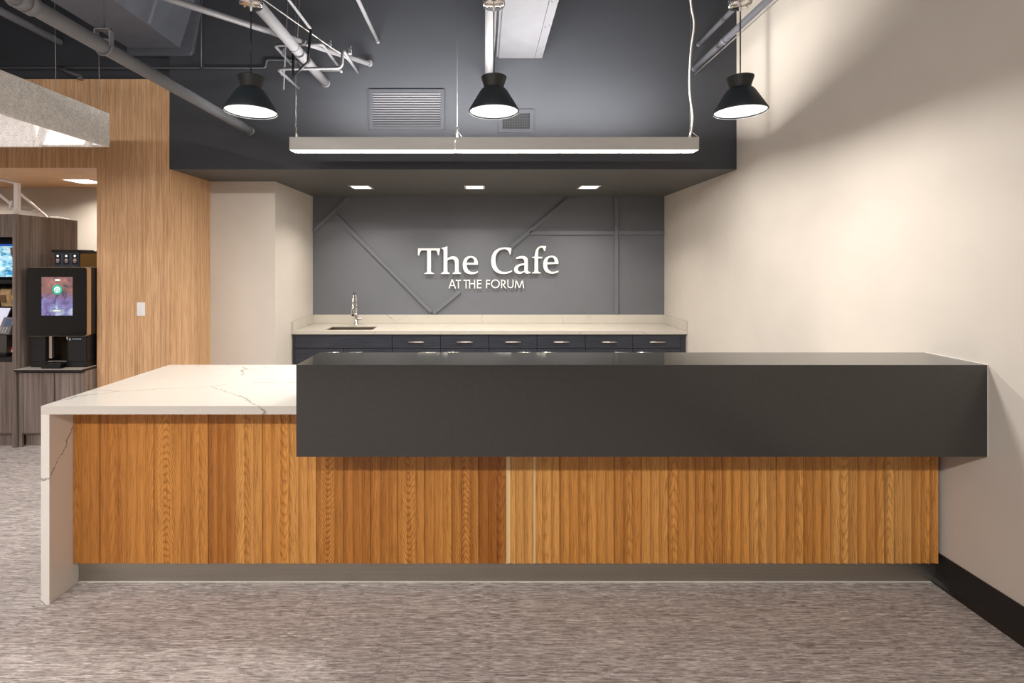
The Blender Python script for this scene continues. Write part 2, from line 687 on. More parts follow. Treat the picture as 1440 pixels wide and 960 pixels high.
# ------------------------------------------------------------------ back counter
YW = 5.216
tw = thing('back_worktop', 'long cream quartz back worktop with low upstand under the charcoal wall', 'worktop', (0, 5.5, .762))
bm = bmesh.new()
sx0, sx1, sy0, sy1 = -1.682, -1.177, 5.285, 5.60
z0, z1 = .789, .80
box(bm, XC + .003, XR - .003, YW, YW + .03, .762, z0)
box(bm, XC + .003, sx0, YW, YB - .003, z0, z1)
box(bm, sx1, XR - .003, YW, YB - .003, z0, z1)
box(bm, sx0, sx1, YW, sy0, z0, z1)
box(bm, sx0, sx1, sy1, YB - .003, z0, z1)
obj('slab', bm, quartz_back, tw)
obj('back_upstand', B(XC + .003, XR - .003, YB - .022, YB - .002, z1, .902, bev=.002), quartz_back, tw)
obj('side_upstand', B(XC + .003, XC + .023, YW + .005, YB - .023, z1, .902, bev=.002), quartz_back, tw)
obj('side_upstand', B(XR - .023, XR - .003, YW + .005, YB - .023, z1, .902, bev=.002), quartz_back, tw)

# undermount sink
sk = thing('undermount_sink', 'small stainless steel sink set in the cream back worktop', 'sink', (-1.43, 5.44, .58))
bm = bmesh.new()
t = .004
box(bm, sx0 - .012, sx1 + .012, sy0 - .012, sy1 + .012, .58, .584)
box(bm, sx0 - .012, sx0 + .0, sy0 - .012, sy1 + .012, .584, .7885)
box(bm, sx1, sx1 + .012, sy0 - .012, sy1 + .012, .584, .7885)
box(bm, sx0, sx1, sy0 - .012, sy0, .584, .7885)
box(bm, sx0, sx1, sy1, sy1 + .012, .584, .7885)
obj('basin', bm, sink_steel, sk)
obj('drain', lathe(bmesh.new(), [(0, .587), (.03, .587), (.042, .5845), (.042, .584)], -1.43, 5.44, 24), chrome, sk)

# faucet
fx, fy = PXx(501, 5.72), 5.72
ft = thing('kitchen_faucet', 'chrome pull-down gooseneck faucet behind the small sink', 'faucet', (fx, fy, .80))
obj('base', lathe(bmesh.new(), [(0, .8005), (.026, .8005), (.026, .808), (.02, .815), (.019, .90), (.017, .925), (.0135, .935), (0, .936)], fx, fy, 24), chrome, ft)
hy = fy - .15
hx = PXx(496.5, hy)
pts = [(fx, fy, .93), (fx, fy, 1.06)]
for k in range(1, 10):
    a = PI * k / 10
    pts.append((fx + (hx - fx) * (1 - math.cos(a)) / 2, fy + (hy - fy) * (1 - math.cos(a)) / 2, 1.06 + .11 * math.sin(a)))
pts.append((hx, hy, 1.06))
pts.append((hx, hy, 1.03))
obj('gooseneck', T(pts, .0125, 14), chrome, ft)
sp = obj('spray_head', lathe(bmesh.new(), [(0, 1.045), (.014, 1.045), (.016, 1.0), (.022, .965), (.024, .925), (.020, .921), (0, .921)], hx, hy, 20), chrome, ft)
obj('spray_face', lathe(bmesh.new(), [(.019, .9205), (.019, .917), (0, .917)], hx, hy, 20), black, sp)
lv = obj('lever', T([(fx + .012, fy, .865), (fx + .05, fy - .005, .868)], .014, 14), chrome, ft)
obj('lever_arm', T([(fx + .052, fy - .005, .868), (fx + .064, fy - .05, .885)], [.009, .005], 10), chrome, lv)

# base cabinets under the back worktop
YD = 5.24


def bar_pull(cx, cz, parent, wd=.165):
    bm = bmesh.new()
    y = YD - .03
    tube(bm, [(cx - wd / 2, y, cz), (cx + wd / 2, y, cz)], .006, 10)
    for s in (-1, 1):
        tube(bm, [(cx + s * wd * .36, y, cz), (cx + s * wd * .36, YD, cz)], .005, 8)
    obj('handle', bm, nickel, parent)


def cabinet(px0, px1, label, sink=False):
    x0, x1 = PXx(px0, YD), PXx(px1, YD)
    xm = (x0 + x1) / 2
    c = thing('base_cabinet', label, 'cabinet', (xm, 5.55, 0), 'charcoal base cabinets under the back worktop')
    zt = .756
    zsplit = PZ(489.5, YD)
    bm = bmesh.new()
    if sink:
        box(bm, x0 + .001, x1 - .001, YD + .022, YB - .02, .1, .57)
        box(bm, x0 + .001, x1 - .001, YD + .022, YD + .034, .57, .7885)
        box(bm, x0 + .001, x0 + .02, YD + .034, YB - .02, .57, .7885)
        box(bm, x1 - .02, x1 - .001, YD + .034, YB - .02, .57, .7885)
    else:
        box(bm, x0 + .001, x1 - .001, YD + .022, YB - .02, .1, .7885)
    obj('carcass', bm, black_matte, c)
    obj('toe_kick', B(x0 + .001, x1 - .001, YD + .08, YD + .1, 0.001, .1), black_matte, c)
    g = .0022
    if sink:
        obj('false_front', B(x0 + g, x1 - g, YD, YD + .02, zsplit + g, zt, bev=.0015), dark_cab, c)
    for i, (a, b) in enumerate(((x0, xm), (xm, x1))):
        if not sink:
            d = obj('drawer', B(a + g, b - g, YD, YD + .02, zsplit + g, zt, bev=.0015), dark_cab, c)
            bar_pull((a + b) / 2, PZ(480.3, YD), d)
        d = obj('door', B(a + g, b - g, YD, YD + .02, .102, zsplit - g, bev=.0015), dark_cab, c)
        s = 1 if i == 0 else -1
        hc = (xm - .12) if i == 0 else (xm + .12)
        bar_pull(hc, PZ(494.9, YD), d)
    return c


cabinet(414.8, 551.5, 'wide charcoal sink cabinet with a plain false front, under the faucet', True)
cabinet(551.5, 687.5, 'charcoal drawer cabinet directly right of the sink cabinet', False)
cabinet(687.5, 823, 'charcoal drawer cabinet second from the right wall', False)
cabinet(823, 957, 'charcoal drawer cabinet nearest the right beige wall', False)
struct('trim_1', B(PXx(957, YD) + .001, XR - .02, YD + .003, YD + .03, .1, .76), dark_cab)
struct('trim_2', B(XC + .012, PXx(414.8, YD) - .001, YD + .003, YD + .03, .1, .76), dark_cab)

# ------------------------------------------------------------------ wall sign


def flat(path):
    """tiny svg path reader: M L Q Z, absolute -> list of rings"""
    tok = path.replace(',', ' ').split()
    i, rings, cur = 0, [], []
    cmd = None
    while i < len(tok):
        if tok[i] in 'MLQZ':
            cmd = tok[i]
            i += 1
            if cmd == 'Z':
                rings.append(cur)
                cur = []
                continue
        if cmd in 'ML':
            cur.append((float(tok[i]), float(tok[i + 1])))
            i += 2
        elif cmd == 'Q':
            x0, y0 = cur[-1]
            cx, cy, x1, y1 = map(float, tok[i:i + 4])
            i += 4
            for k in range(1, 9):
                u = k / 8
                cur.append(((1 - u) ** 2 * x0 + 2 * u * (1 - u) * cx + u * u * x1, (1 - u) ** 2 * y0 + 2 * u * (1 - u) * cy + u * u * y1))
    return rings


def solid(rings, Y, depth, sc, ox, oy):
    """rings of crop pixels -> an extruded letter mesh standing at depth Y"""
    cu = bpy.data.curves.new('outline', 'CURVE')
    cu.dimensions = '2D'
    cu.fill_mode = 'BOTH'
    cu.extrude = depth / 2
    for r in rings:
        s = cu.splines.new('POLY')
        s.points.add(len(r) - 1)
        for q, (x, y) in zip(s.points, r):
            p = P(ox + x / sc, oy + y / sc, Y)
            q.co = (p.x, p.z, 0, 1)
        s.use_cyclic_u = True
    tmp = bpy.data.objects.new('outline', cu)
    COL.objects.link(tmp)
    dg = bpy.context.evaluated_depsgraph_get()
    me = bpy.data.meshes.new_from_object(tmp.evaluated_get(dg))
    bm = bmesh.new()
    bm.from_mesh(me)
    bpy.data.objects.remove(tmp)
    bpy.data.curves.remove(cu)
    bpy.data.meshes.remove(me)
    for v in bm.verts:
        v.co = Vector((v.co.x, Y - v.co.z, v.co.y))
    bmesh.ops.recalc_face_normals(bm, faces=bm.faces[:])
    return bm


YT = YB - .034
sg = thing('cafe_sign', 'white raised lettering The Cafe at the Forum on the charcoal wall', 'sign', (0, YB, 1.4))
LET = {
    'letter_t': (580, 'M 95 170 L 468 170 L 447 285 L 431 285 Q 425 240 404 205 L 312 205 L 312 545 Q 312 575 350 582 L 372 600 L 193 600 L 218 584 Q 250 575 250 545 L 250 205 L 150 205 Q 122 240 114 288 L 95 288 Z'),
    'letter_h': (580, 'M 590 135 L 590 338 Q 640 303 685 303 Q 780 303 780 410 L 780 545 Q 780 575 820 584 L 816 600 L 680 600 L 680 586 Q 718 578 718 545 L 718 420 Q 718 350 662 350 Q 625 350 590 374 L 590 545 Q 590 575 630 584 L 626 600 L 484 600 L 484 586 Q 527 575 527 545 L 527 205 Q 525 182 482 166 Z'),
    'letter_e': (580, 'M 1105 445 L 915 445 Q 920 570 1030 570 Q 1070 570 1105 552 L 1105 573 Q 1060 605 985 605 Q 852 597 850 455 Q 853 300 985 298 Q 1107 302 1105 445 Z M 914 415 L 1043 413 Q 1045 327 985 328 Q 918 335 914 415 Z'),
    'letter_c': (680, 'M 470 165 L 456 272 L 442 272 Q 420 185 352 183 Q 203 190 200 365 Q 208 562 350 567 Q 420 567 482 540 L 482 554 Q 420 603 320 602 Q 133 585 128 385 Q 133 160 355 153 Q 420 153 470 165 Z'),
    'letter_a': (680, 'M 545 325 Q 600 298 655 298 Q 747 298 747 385 L 747 530 Q 748 570 790 565 L 792 578 Q 765 598 730 595 Q 695 590 691 562 Q 640 600 600 600 Q 515 592 515 525 Q 520 432 689 422 L 689 395 Q 689 340 635 340 Q 590 340 552 350 Z M 689 452 Q 580 455 577 520 Q 583 566 630 563 Q 665 560 689 545 Z'),
    'letter_f': (680, 'M 1055 132 L 1036 215 L 1018 215 Q 1015 160 970 158 Q 920 163 918 260 L 918 310 L 992 312 L 985 338 L 918 340 L 918 540 Q 918 570 968 576 L 962 590 L 815 590 L 820 578 Q 860 570 860 540 L 860 337 Q 830 332 812 312 L 860 310 Q 868 133 985 128 Q 1020 127 1055 132 Z'),
    'letter_e.001': (680, 'M 1262 430 L 1068 438 Q 1075 568 1180 565 Q 1225 562 1262 545 L 1262 563 Q 1210 597 1145 595 Q 1008 588 1005 445 Q 1008 298 1150 293 Q 1260 295 1262 430 Z M 1070 405 L 1200 402 Q 1200 318 1140 320 Q 1076 328 1070 405 Z'),
}
for nm, (ox, path) in LET.items():
    obj(nm.split('.')[0], solid(flat(path), YT, .024, 12.0, ox, 335), white_letter, sg)
W2 = 7.8   # half stroke of the small capitals in crop pixels


def stroke(x0, y0, x1, y1, hw=W2):
    dx, dy = x1 - x0, y1 - y0
    l = math.hypot(dx, dy)
    nx, ny = -dy / l * hw, dx / l * hw
    return [(x0 + nx, y0 + ny), (x1 + nx, y1 + ny), (x1 - nx, y1 - ny), (x0 - nx, y0 - ny)]


def arc(cx, cy, rx, ry, a0, a1, n=14, hw=W2):
    o, i = [], []
    for k in range(n + 1):
        a = math.radians(a0 + (a1 - a0) * k / n)
        o.append((cx + (rx + hw) * math.cos(a), cy + (ry + hw) * math.sin(a)))
        i.append((cx + (rx - hw) * math.cos(a), cy + (ry - hw) * math.sin(a)))
    return o + i[::-1]


SM = {
    'letter_a': (580, [stroke(670, 690, 618, 846), stroke(670, 690, 726, 846), stroke(640, 795, 704, 795)]),
    'letter_t': (580, [stroke(733, 708, 817, 708), stroke(775, 700, 775, 845)]),
    'letter_t.001': (580, [stroke(863, 708, 948, 708), stroke(905, 700, 905, 845)]),
    'letter_h': (580, [stroke(964, 697, 964, 845), stroke(1049, 697, 1049, 845), stroke(964, 765, 1049, 765)]),
    'letter_e': (580, [stroke(1098, 697, 1098, 845), stroke(1098, 708, 1166, 708), stroke(1098, 765, 1163, 765), stroke(1098, 834, 1166, 834)]),
    'letter_f': (680, [stroke(52, 697, 52, 843), stroke(52, 708, 110, 708), stroke(52, 768, 106, 768)]),
    'letter_o': (680, [arc(200, 767, 65, 66, 0, 180), arc(200, 767, 65, 66, 180, 360)]),
    'letter_r': (680, [stroke(305, 697, 305, 843), stroke(305, 708, 335, 708), stroke(305, 776, 335, 776), arc(330, 742, 34, 34, -90, 90), stroke(325, 776, 372, 843)]),
    'letter_u': (680, [stroke(412, 695, 412, 792), stroke(498, 695, 498, 792), arc(455, 790, 43, 43, 0, 180)]),
    'letter_m': (680, [stroke(534, 843, 552, 697), stroke(550, 700, 605, 838), stroke(605, 838, 658, 700), stroke(656, 697, 678, 843)]),
}
for nm, (ox, strokes) in SM.items():
    bm = bmesh.new()
    for st in strokes:
        b2 = [P(ox + x / 12, 335 + y / 12, YT) for x, y in st]
        n = len(b2) // 2
        if len(b2) == 4:
            prism(bm, b2, (0, .012, 0))
        else:
            for k in range(n - 1):
                prism(bm, [b2[k], b2[k + 1], b2[2 * n - 2 - k], b2[2 * n - 1 - k]], (0, .012, 0))
    obj(nm.split('.')[0], bm, white_letter, sg)
for px in (604, 628, 660, 700, 725, 753, 773):
    p = P(px, 380, YB)
    obj('stud', T([(p.x, YB - .0005, p.z), (p.x, YT, p.z)], .004, 8), nickel, sg)
for px in (636, 644, 655, 665, 673, 685, 697, 706, 716, 726, 734):
    p = P(px, 399, YB)
    obj('stud', T([(p.x, YB - .0005, p.z), (p.x, YT + .01, p.z)], .002, 6), nickel, sg)

# ------------------------------------------------------------------ the bar: worktop, base and raised bar top
YF = 2.192           # front of the white worktop
YBAR0, YBAR1 = 2.113, 2.412
XB0 = -.792          # left end of the raised bar top
XW0, XW1 = -1.946, -1.909
ZW1, ZW0 = .8745, .838
ZB1, ZB0 = 1.0714, .682
YBACK = 3.09

wt = thing('white_worktop', 'white veined quartz worktop with a waterfall end, left of the charcoal bar', 'worktop', (-1.3, 2.6, 0))
bm = bmesh.new()
pts = [(XW0, YF), (XB0 - .002, YF), (XB0 - .002, YBAR1 + .006), (XR - .006, YBAR1 + .006), (XR - .006, YBACK), (XW0, YBACK)]
prism(bm, [(x, y, ZW0) for x, y in pts], (0, 0, ZW1 - ZW0))
obj('top_slab', bm, quartz, wt)
quartz2 = mk_quartz('white_veined_quartz_end', lin(232, 227, 218), lin(92, 80, 70), 1.4, 1.2, .9)
obj('waterfall_panel', B(XW0, XW1, YF, YBACK, 0.0, ZW0 - .0005), quartz2, wt)

cb = thing('bar_base', 'bar front of fluted oak boards on a dull metal plinth', 'counter', (0, 2.6, 0))
obj('carcass', B(XW1 + .004, XR - .004, 2.425, 3.02, .0, ZW0 - .001), black_matte, cb)
obj('front_backing', B(XW1 + .004, XR - .004, 2.358, 2.424, .102, ZB0 - .002), black_matte, cb)
obj('plinth_plate', B(XW1 + .003, XR - .0005, 2.350, 2.357, .002, .112), kick_steel, cb)
obj('plinth_seal', B(XW1 + .003, XR - .031, 2.346, 2.3495, .0, .003), caulk, cb)
obj('upper_backing', B(XW1 + .004, XB0 - .004, 2.358, 2.424, ZB0, ZW0 - .001), black_matte, cb)

PITCH = (2.123 - XW1) / 32
NFL, NS = 3, 6
GAP = .0022


def board_bm(wd, za, zb_, nfl=NFL):
    """a board with NFL concave flutes on its face; local x from 0, face towards -y"""
    bm = bmesh.new()
    fr = []
    fw = wd / nfl
    for i in range(nfl):
        for k in range(NS + (1 if i == nfl - 1 else 0)):
            u = k / NS
            fr.append((i * fw + u * fw, -.018 + .0075 * (1 - (2 * u - 1) ** 2)))
    poly = fr + [(wd, 0), (0, 0)]
    prism(bm, [(x, y, za) for x, y in poly], (0, 0, zb_ - za))
    return bm


def board(i, me_key, x0):
    pass


tones = [.30, .28, .36, .44, .38, .24, .52, .46, .52, .36, .26, .30, .46, .44, .36, .16,
         .56, .52, .46, .48, .40, .50, .46, .36, .46, .52, .48, .42, .54, .48, .56, .48]
figs = [.25, .25, .35, .75, .30, .25, .5, .5, .3, .95, .15, .12, .8, .55, .85, .45,
        .2, .25, .2, .15, .35, .2, .45, .3, .5, .25, .3, .2, .45, .2, .5, .3]
hearts = [(i * .37 + .15) % 1.0 if figs[i] < .6 else (.42, .55, .5)[i % 3] for i in range(32)]
shared = {}
for i in range(32):
    x0 = XW1 + .0008 + i * PITCH
    wd = PITCH - GAP
    key = 'tall' if i < 8 else ('step' if i == 8 else 'short')
    if key not in shared:
        if key == 'tall':
            bm = board_bm(wd, .1026, ZW0 - .0008)
        elif key == 'short':
            bm = board_bm(wd, .1026, ZB0 - .0012)
        else:
            bm = board_bm(wd, .1026, ZB0 - .0012)
            w2 = XB0 - .003 - x0
            b3 = board_bm(wd, ZB0 - .0012, ZW0 - .0008)
            for v in b3.verts:
                v.co.x = min(v.co.x, w2)
            me3 = bpy.data.meshes.new('tmp')
            b3.to_mesh(me3)
            bm.from_mesh(me3)
            bpy.data.meshes.remove(me3)
            b3.free()
        me = bpy.data.meshes.new('board')
        bm.to_mesh(me)
        bm.free()
        me.materials.append(slat_oak)
        shared[key] = me
    o = link('board', shared[key])
    o.parent = cb
    o.location = Vector((x0, 2.336 + (.0, .0012, .0004, .0018)[(i * 7) % 4], 0)) - WL[cb]
    o.color = ((tones[i] - .42) * 1.7 + .42, figs[i], hearts[i], {16: .81, 17: .88}.get(i, 1.0))

# raised charcoal bar top: mitred quartz panels around a carcass
bt = thing('raised_bar_top', 'long glossy charcoal quartz bar box cantilevered over the oak boards', 'bar top', (.68, 2.26, ZB0))
XB1 = XR - .005
c_ = .0014
bm = bmesh.new()
prism(bm, [(XB0, y, z) for y, z in ((YBAR0, ZB0), (YBAR0, ZB1 - c_), (YBAR0 + c_ / 2, ZB1 - c_ / 2), (YBAR0 + .02, ZB1 - .02), (YBAR0 + .02, ZB0))], (XB1 - XB0, 0, 0))
obj('front_panel', bm, bar_quartz_front, bt)
bm = bmesh.new()
prism(bm, [(XB0, y, z) for y, z in ((YBAR0 + c_ / 2, ZB1 - c_ / 2), (YBAR0 + c_, ZB1), (YBAR1, ZB1), (YBAR1, ZB1 - .02), (YBAR0 + .02, ZB1 - .02))], (XB1 - XB0, 0, 0))
obj('top_panel', bm, bar_quartz, bt)
obj('end_panel', B(XB0, XB0 + .02, YBAR0 + .0205, YBAR1, ZB0, ZB1 - .0205, bev=.0008), bar_quartz, bt)
obj('back_panel', B(XB0 + .0205, XB1, YBAR1 - .02, YBAR1, ZB0, ZB1 - .0205), bar_quartz, bt)
obj('bottom_panel', B(XB0 + .0205, XB1, YBAR0 + .0205, YBAR1 - .0205, ZB0, ZB0 + .02), bar_quartz, bt)
struct('trim_3', B(XR - .0048, XR - .0002, YBAR0 + .002, YBAR1, ZB0, ZB1 + .001), caulk)

# ------------------------------------------------------------------ switch and vents
sw = thing('light_switch', 'white rocker light switch on the oak wall', 'switch', (PXx(198.7, 4.2), 4.205, 1.06))
sx, sz = PXx(198.7, 4.205), PZ(434.5, 4.205)
obj('plate', B(sx - .035, sx + .035, 4.198, 4.2048, sz - .057, sz + .057, bev=.003), white_pl, sw)
obj('rocker', B(sx - .016, sx + .016, 4.194, 4.198, sz - .033, sz + .033, bev=.002), white_pl, sw)


def frame(bm, x0, x1, y0, y1, z0, z1, m):
    box(bm, x0, x1, y0, y1, z1 - m[1], z1)
    box(bm, x0, x1, y0, y1, z0, z0 + m[1])
    box(bm, x0, x0 + m[0], y0, y1, z0 + m[1], z1 - m[1])
    box(bm, x1 - m[0], x1, y0, y1, z0 + m[1], z1 - m[1])
    return bm


Yv = YS
crate = paint('dark_grille_paint', lin(40, 41, 44), .6)
a, b_ = P(519, 126, Yv), P(625, 183, Yv)
vt = thing('return_air_grille', 'wide grey louvred return air grille on the dark bulkhead', 'vent', ((a.x + b_.x) / 2, Yv, b_.z))
obj('frame', frame(bmesh.new(), a.x, b_.x, Yv - .012, Yv - .001, b_.z, a.z, (.032, .030)), charcoal, vt)
obj('backing', B(a.x + .03, b_.x - .03, Yv - .003, Yv - .001, b_.z + .028, a.z - .028), black_matte, vt)
nl = 14
zi0, zi1 = b_.z + .030, a.z - .030
for k in range(nl):
    zc = zi0 + (k + .5) * (zi1 - zi0) / nl
    bm = bmesh.new()
    h = (zi1 - zi0) / nl
    prism(bm, [(a.x + .032, Yv - .014, zc + h * .20), (a.x + .032, Yv - .011, zc + h * .25), (a.x + .032, Yv - .004, zc - h * .20), (a.x + .032, Yv - .006, zc - h * .25)], (b_.x - a.x - .064, 0, 0))
    obj('louvre', bm, pipe_dark, vt)
a, b_ = P(701, 154, Yv), P(750.5, 187, Yv)
vs = thing('egg_crate_grille', 'small square grid air grille behind the middle pendant', 'vent', ((a.x + b_.x) / 2, Yv, b_.z))
obj('frame', frame(bmesh.new(), a.x, b_.x, Yv - .01, Yv - .001, b_.z, a.z, (.034, .034)), charcoal, vs)
obj('backing', B(a.x + .03, b_.x - .03, Yv - .003, Yv - .001, b_.z + .03, a.z - .03), black_matte, vs)
x0, x1, zz0, zz1 = a.x + .034, b_.x - .034, b_.z + .034, a.z - .034
for k in range(1, 11):
    x = x0 + (x1 - x0) * k / 11
    obj('bar', B(x - .003, x + .003, Yv - .0075, Yv - .0035, zz0, zz1), crate, vs)
for k in range(1, 6):
    z = zz0 + (zz1 - zz0) * k / 6
    obj('bar', B(x0, x1, Yv - .0073, Yv - .0037, z - .0025, z + .0025), crate, vs)

# ------------------------------------------------------------------ lamps
# recessed square downlights in the bulkhead
for px, where in ((508, 'left'), (667.5, 'middle'), (828, 'right')):
    Yd = 5.17
    x = PXx(px, Yd)
    d = thing('recessed_downlight', {'left': 'left square recessed downlight, above the sink end', 'middle': 'middle square recessed downlight, above the sign', 'right': 'right square recessed downlight, above the right end of the sign wall'}[where], 'ceiling light', (x, Yd, ZS), 'square downlights in the bulkhead')
    bm = bmesh.new()
    hs = .105
    for q in ((x - hs, x + hs, Yd - hs, Yd - hs + .02), (x - hs, x + hs, Yd + hs - .02, Yd + hs), (x - hs, x - hs + .02, Yd - hs + .02, Yd + hs - .02), (x + hs - .02, x + hs, Yd - hs + .02, Yd + hs - .02)):
        box(bm, *q, ZS - .009, ZS - .0042)
    obj('trim_ring', bm, white_metal, d)
    obj('lens', B(x - hs + .02, x + hs - .02, Yd - hs + .02, Yd + hs - .02, ZS - .007, ZS - .0042), glow_can, d)
    area('downlight_beam', (x, Yd, ZS - .011), .15, .15, 11, WARM, spread=math.radians(125))

# alcove downlight
x, Yd = PXx(119, 4.87), 4.87
d = thing('alcove_downlight', 'square recessed downlight in the oak soffit above the coffee machine', 'ceiling light', (x, Yd, 2.311))
bm = bmesh.new()
hs = .13
for q in ((x - hs, x + hs, Yd - hs, Yd - hs + .014), (x - hs, x + hs, Yd + hs - .014, Yd + hs), (x - hs, x - hs + .014, Yd - hs + .014, Yd + hs - .014), (x + hs - .014, x + hs, Yd - hs + .014, Yd + hs - .014)):
    box(bm, *q, 2.305, 2.3105)
obj('trim_ring', bm, white_metal, d)
obj('lens', B(x - hs + .014, x + hs - .014, Yd - hs + .014, Yd + hs - .014, 2.307, 2.3105), glow_can, d)
area('alcove_beam', (x, Yd, 2.303), .18, .18, 13, WARM, spread=math.radians(150))
area('alcove_beam', (x - 1.3, Yd - .2, 2.303), .18, .18, 13, WARM, spread=math.radians(150))

# suspended linear light
YLn = 3.69
LX0, LX1 = PXx(407, YLn), PXx(983, YLn)
LZ1, LZ0 = PZ(192.5, YLn), PZ(210.5, YLn)
LD = .11
ln = thing('linear_light', 'long pale suspended linear light in front of the dark bulkhead', 'light', ((LX0 + LX1) / 2, YLn + LD / 2, LZ0))
xm = PXx(640, YLn)
for xa, xb in ((LX0, xm - .0006), (xm + .0006, LX1)):
    bm = bmesh.new()
    box(bm, xa, xb, YLn, YLn + .004, LZ0, LZ1, bev=.001)
    box(bm, xa, xb, YLn + LD - .004, YLn + LD, LZ0, LZ1, bev=.001)
    box(bm, xa, xb, YLn + .004, YLn + LD - .004, LZ0 + .045, LZ0 + .05)
    obj('housing', bm, aluminium, ln)
    obj('lower_diffuser', B(xa + .004, xb - .001, YLn + .004, YLn + LD - .004, LZ0 + .012, LZ0 + .016), glow_lin, ln)
    obj('upper_diffuser', B(xa + .03, xb - .03, YLn + .03, YLn + LD - .03, LZ0 + .062, LZ0 + .066), glow_lin, ln)
for xa in (LX0, LX1 - .004):
    obj('end_cap', B(xa, xa + .004, YLn - .001, YLn + LD + .001, LZ0 - .001, LZ1 + .001), aluminium, ln)
for xa, xb in ((LX0 + .02, xm - .02), (xm + .02, LX1 - .02)):
    area('linear_down', ((xa + xb) / 2, YLn + LD / 2, LZ0 + .010), xb - xa, LD - .02, 27, NEUT)
ua, ub = PXx(450, YLn), PXx(945, YLn)
area('linear_up', ((ua + ub) / 2, YLn + LD / 2, LZ1 - .02), ub - ua, LD - .04, 118, NEUT, rot=(PI, 0, 0))
yc = YLn + LD / 2
for px in (416, 643, 971):
    x = PXx(px, yc)
    bm = bmesh.new()
    tube(bm, [(x, yc, LZ1 + .05), (x, yc, ZC - .001)], .0010, 6)
    tube(bm, [(x, yc, LZ1 - .03), (x, yc, LZ1 + .09)], .006, 8)
    tube(bm, [(x + .04, YLn + .004, LZ1 - .002), (x, yc, LZ1 + .06)], .002, 6)
    tube(bm, [(x, YLn + LD - .004, LZ1 - .002), (x, yc, LZ1 + .06)], .002, 6)
    obj('suspension_cable', bm, wire_g, ln)
cp = spline([P(971, 189, yc), P(974, 165, yc), P(971, 140, yc), P(969.5, 115, yc), P(971.5, 72, yc), P(976, 35, yc), P(972, 8, yc), P(969, -30, yc), P(971, -45, yc)])
cp[-1].z = ZC - .002
single('power_cord', T(cp, .0075, 8), cord_w, 'thin white power cord rising from the right end of the linear light', 'cord')

# pendants over the bar
YP = 2.63
for px, lab in ((353, 'leftmost black cone pendant lamp, hanging over the left of the bar'), (694.5, 'middle black cone pendant lamp, hanging before the square grid vent'), (1041, 'rightmost black cone pendant lamp, hanging next to the beige wall')):
    x = PXx(px, YP)
    p = thing('pendant_lamp', lab, 'pendant lamp', (x, YP, 2.302), 'black pendant lamps over the bar')
    zs0, zs1 = 2.300, 2.425
    obj('shade', lathe(bmesh.new(), [(.130, zs0), (.1335, zs0 + .003), (.1335, zs0 + .008), (.072, zs1 - .014), (.063, zs1 - .004), (.045, zs1), (.040, zs1 - .004), (.060, zs1 - .012), (.128, zs0 + .012), (.130, zs0)], x, YP, 56), pend_black, p)
    obj('cap', lathe(bmesh.new(), [(0, zs1 - .002), (.049, zs1 - .002), (.050, zs1 + .004), (.066, zs1 + .054), (.067, zs1 + .060), (.063, zs1 + .062), (0, zs1 + .060)], x, YP, 48), pend_wood, p)
    obj('diffuser', lathe(bmesh.new(), [(0, zs0 + .016), (.1255, zs0 + .016), (.1265, zs0 + .008), (0, zs0 + .006)], x, YP, 48), glow_pend, p)
    zc = 2.862
    cn = obj('canopy', lathe(bmesh.new(), [(0, zc), (.055, zc), (.0585, zc + .004), (.0585, zc + .035), (.05, zc + .042), (0, zc + .042)], x, YP, 40), chrome, p)
    for s in (-1, 1):
        obj('screw', T([(x + s * .034, YP, zc - .004), (x + s * .034, YP, zc - .0003)], .0055, 10), nickel, cn)
    obj('cord', T([(x, YP, zs1 + .06), (x, YP, zc - .02)], .0033, 8), black, p)
    obj('strain_relief', T([(x, YP, zc - .028), (x, YP, zc)], [.004, .007], 10), white_pl, p)
    obj('stem', T([(x, YP, zc + .042), (x, YP, 3.0365 if px == 694.5 else ZC - .001)], .012, 12), pipe_mid, p)
    area('pendant_lamp_light', (x, YP, zs0 + .003), .24, .24, 15, NEUT, shape='DISK')

# felt acoustic light at the upper left
FX1, FY1, FZ0, FZ1 = -2.772, 3.70, 2.367, 2.617
fl = thing('felt_box_light', 'grey felt acoustic box light hanging at the upper left', 'light', (-3.6, 2.6, FZ0))
tt = .03
obj('side_panel', B(FX1 - tt, FX1, 1.7, FY1, FZ0, FZ1, bev=.003), felt, fl)
obj('side_panel', B(-4.6, -4.6 + tt, 1.7, FY1, FZ0, FZ1, bev=.003), felt, fl)
obj('end_panel', B(-4.6 + tt, FX1 - tt, FY1 - tt, FY1, FZ0, FZ1, bev=.003), felt, fl)
obj('end_panel', B(-4.6 + tt, FX1 - tt, 1.7, 1.7 + tt, FZ0, FZ1, bev=.003), felt, fl)
obj('diffuser', B(-4.6 + tt, FX1 - tt - .001, 1.7 + tt, FY1 - tt - .001, FZ1 - .03, FZ1 - .02), glow_felt, fl)
Yi = FY1 - tt - .006
obj('end_diffuser', B(PXx(44, Yi), PXx(140, Yi), Yi, Yi + .005, FZ0 + .012, FZ1 - .031), glow_felt, fl)
for q in ([(47, 206), (54, 206), (64, 182), (66, 172), (56, 172), (54, 182)], [(116, 206), (124, 206), (132, 192), (134, 180), (126, 180), (124, 192)], [(-60, 206), (46, 206), (46, 160), (-60, 160)]):
    bm = bmesh.new()
    prism(bm, [P(x, y, Yi - .03) for x, y in q], (0, .028, 0))
    obj('baffle', bm, felt, fl)
for px, py0, py1 in ((83, 125, 44), (140.5, 152, 76)):
    Yc = 3.62 if px > 100 else 3.25
    xq = FX1 - .015
    obj('hanging_wire', T([(xq, Yc, FZ1 - .01), (xq - .01, Yc, 3.3045)], .0016, 6), wire_g, fl)
area('felt_light_glow', (-3.6, 2.7, FZ0 + .2), 1.2, 1.6, 4, (1, .95, .93))

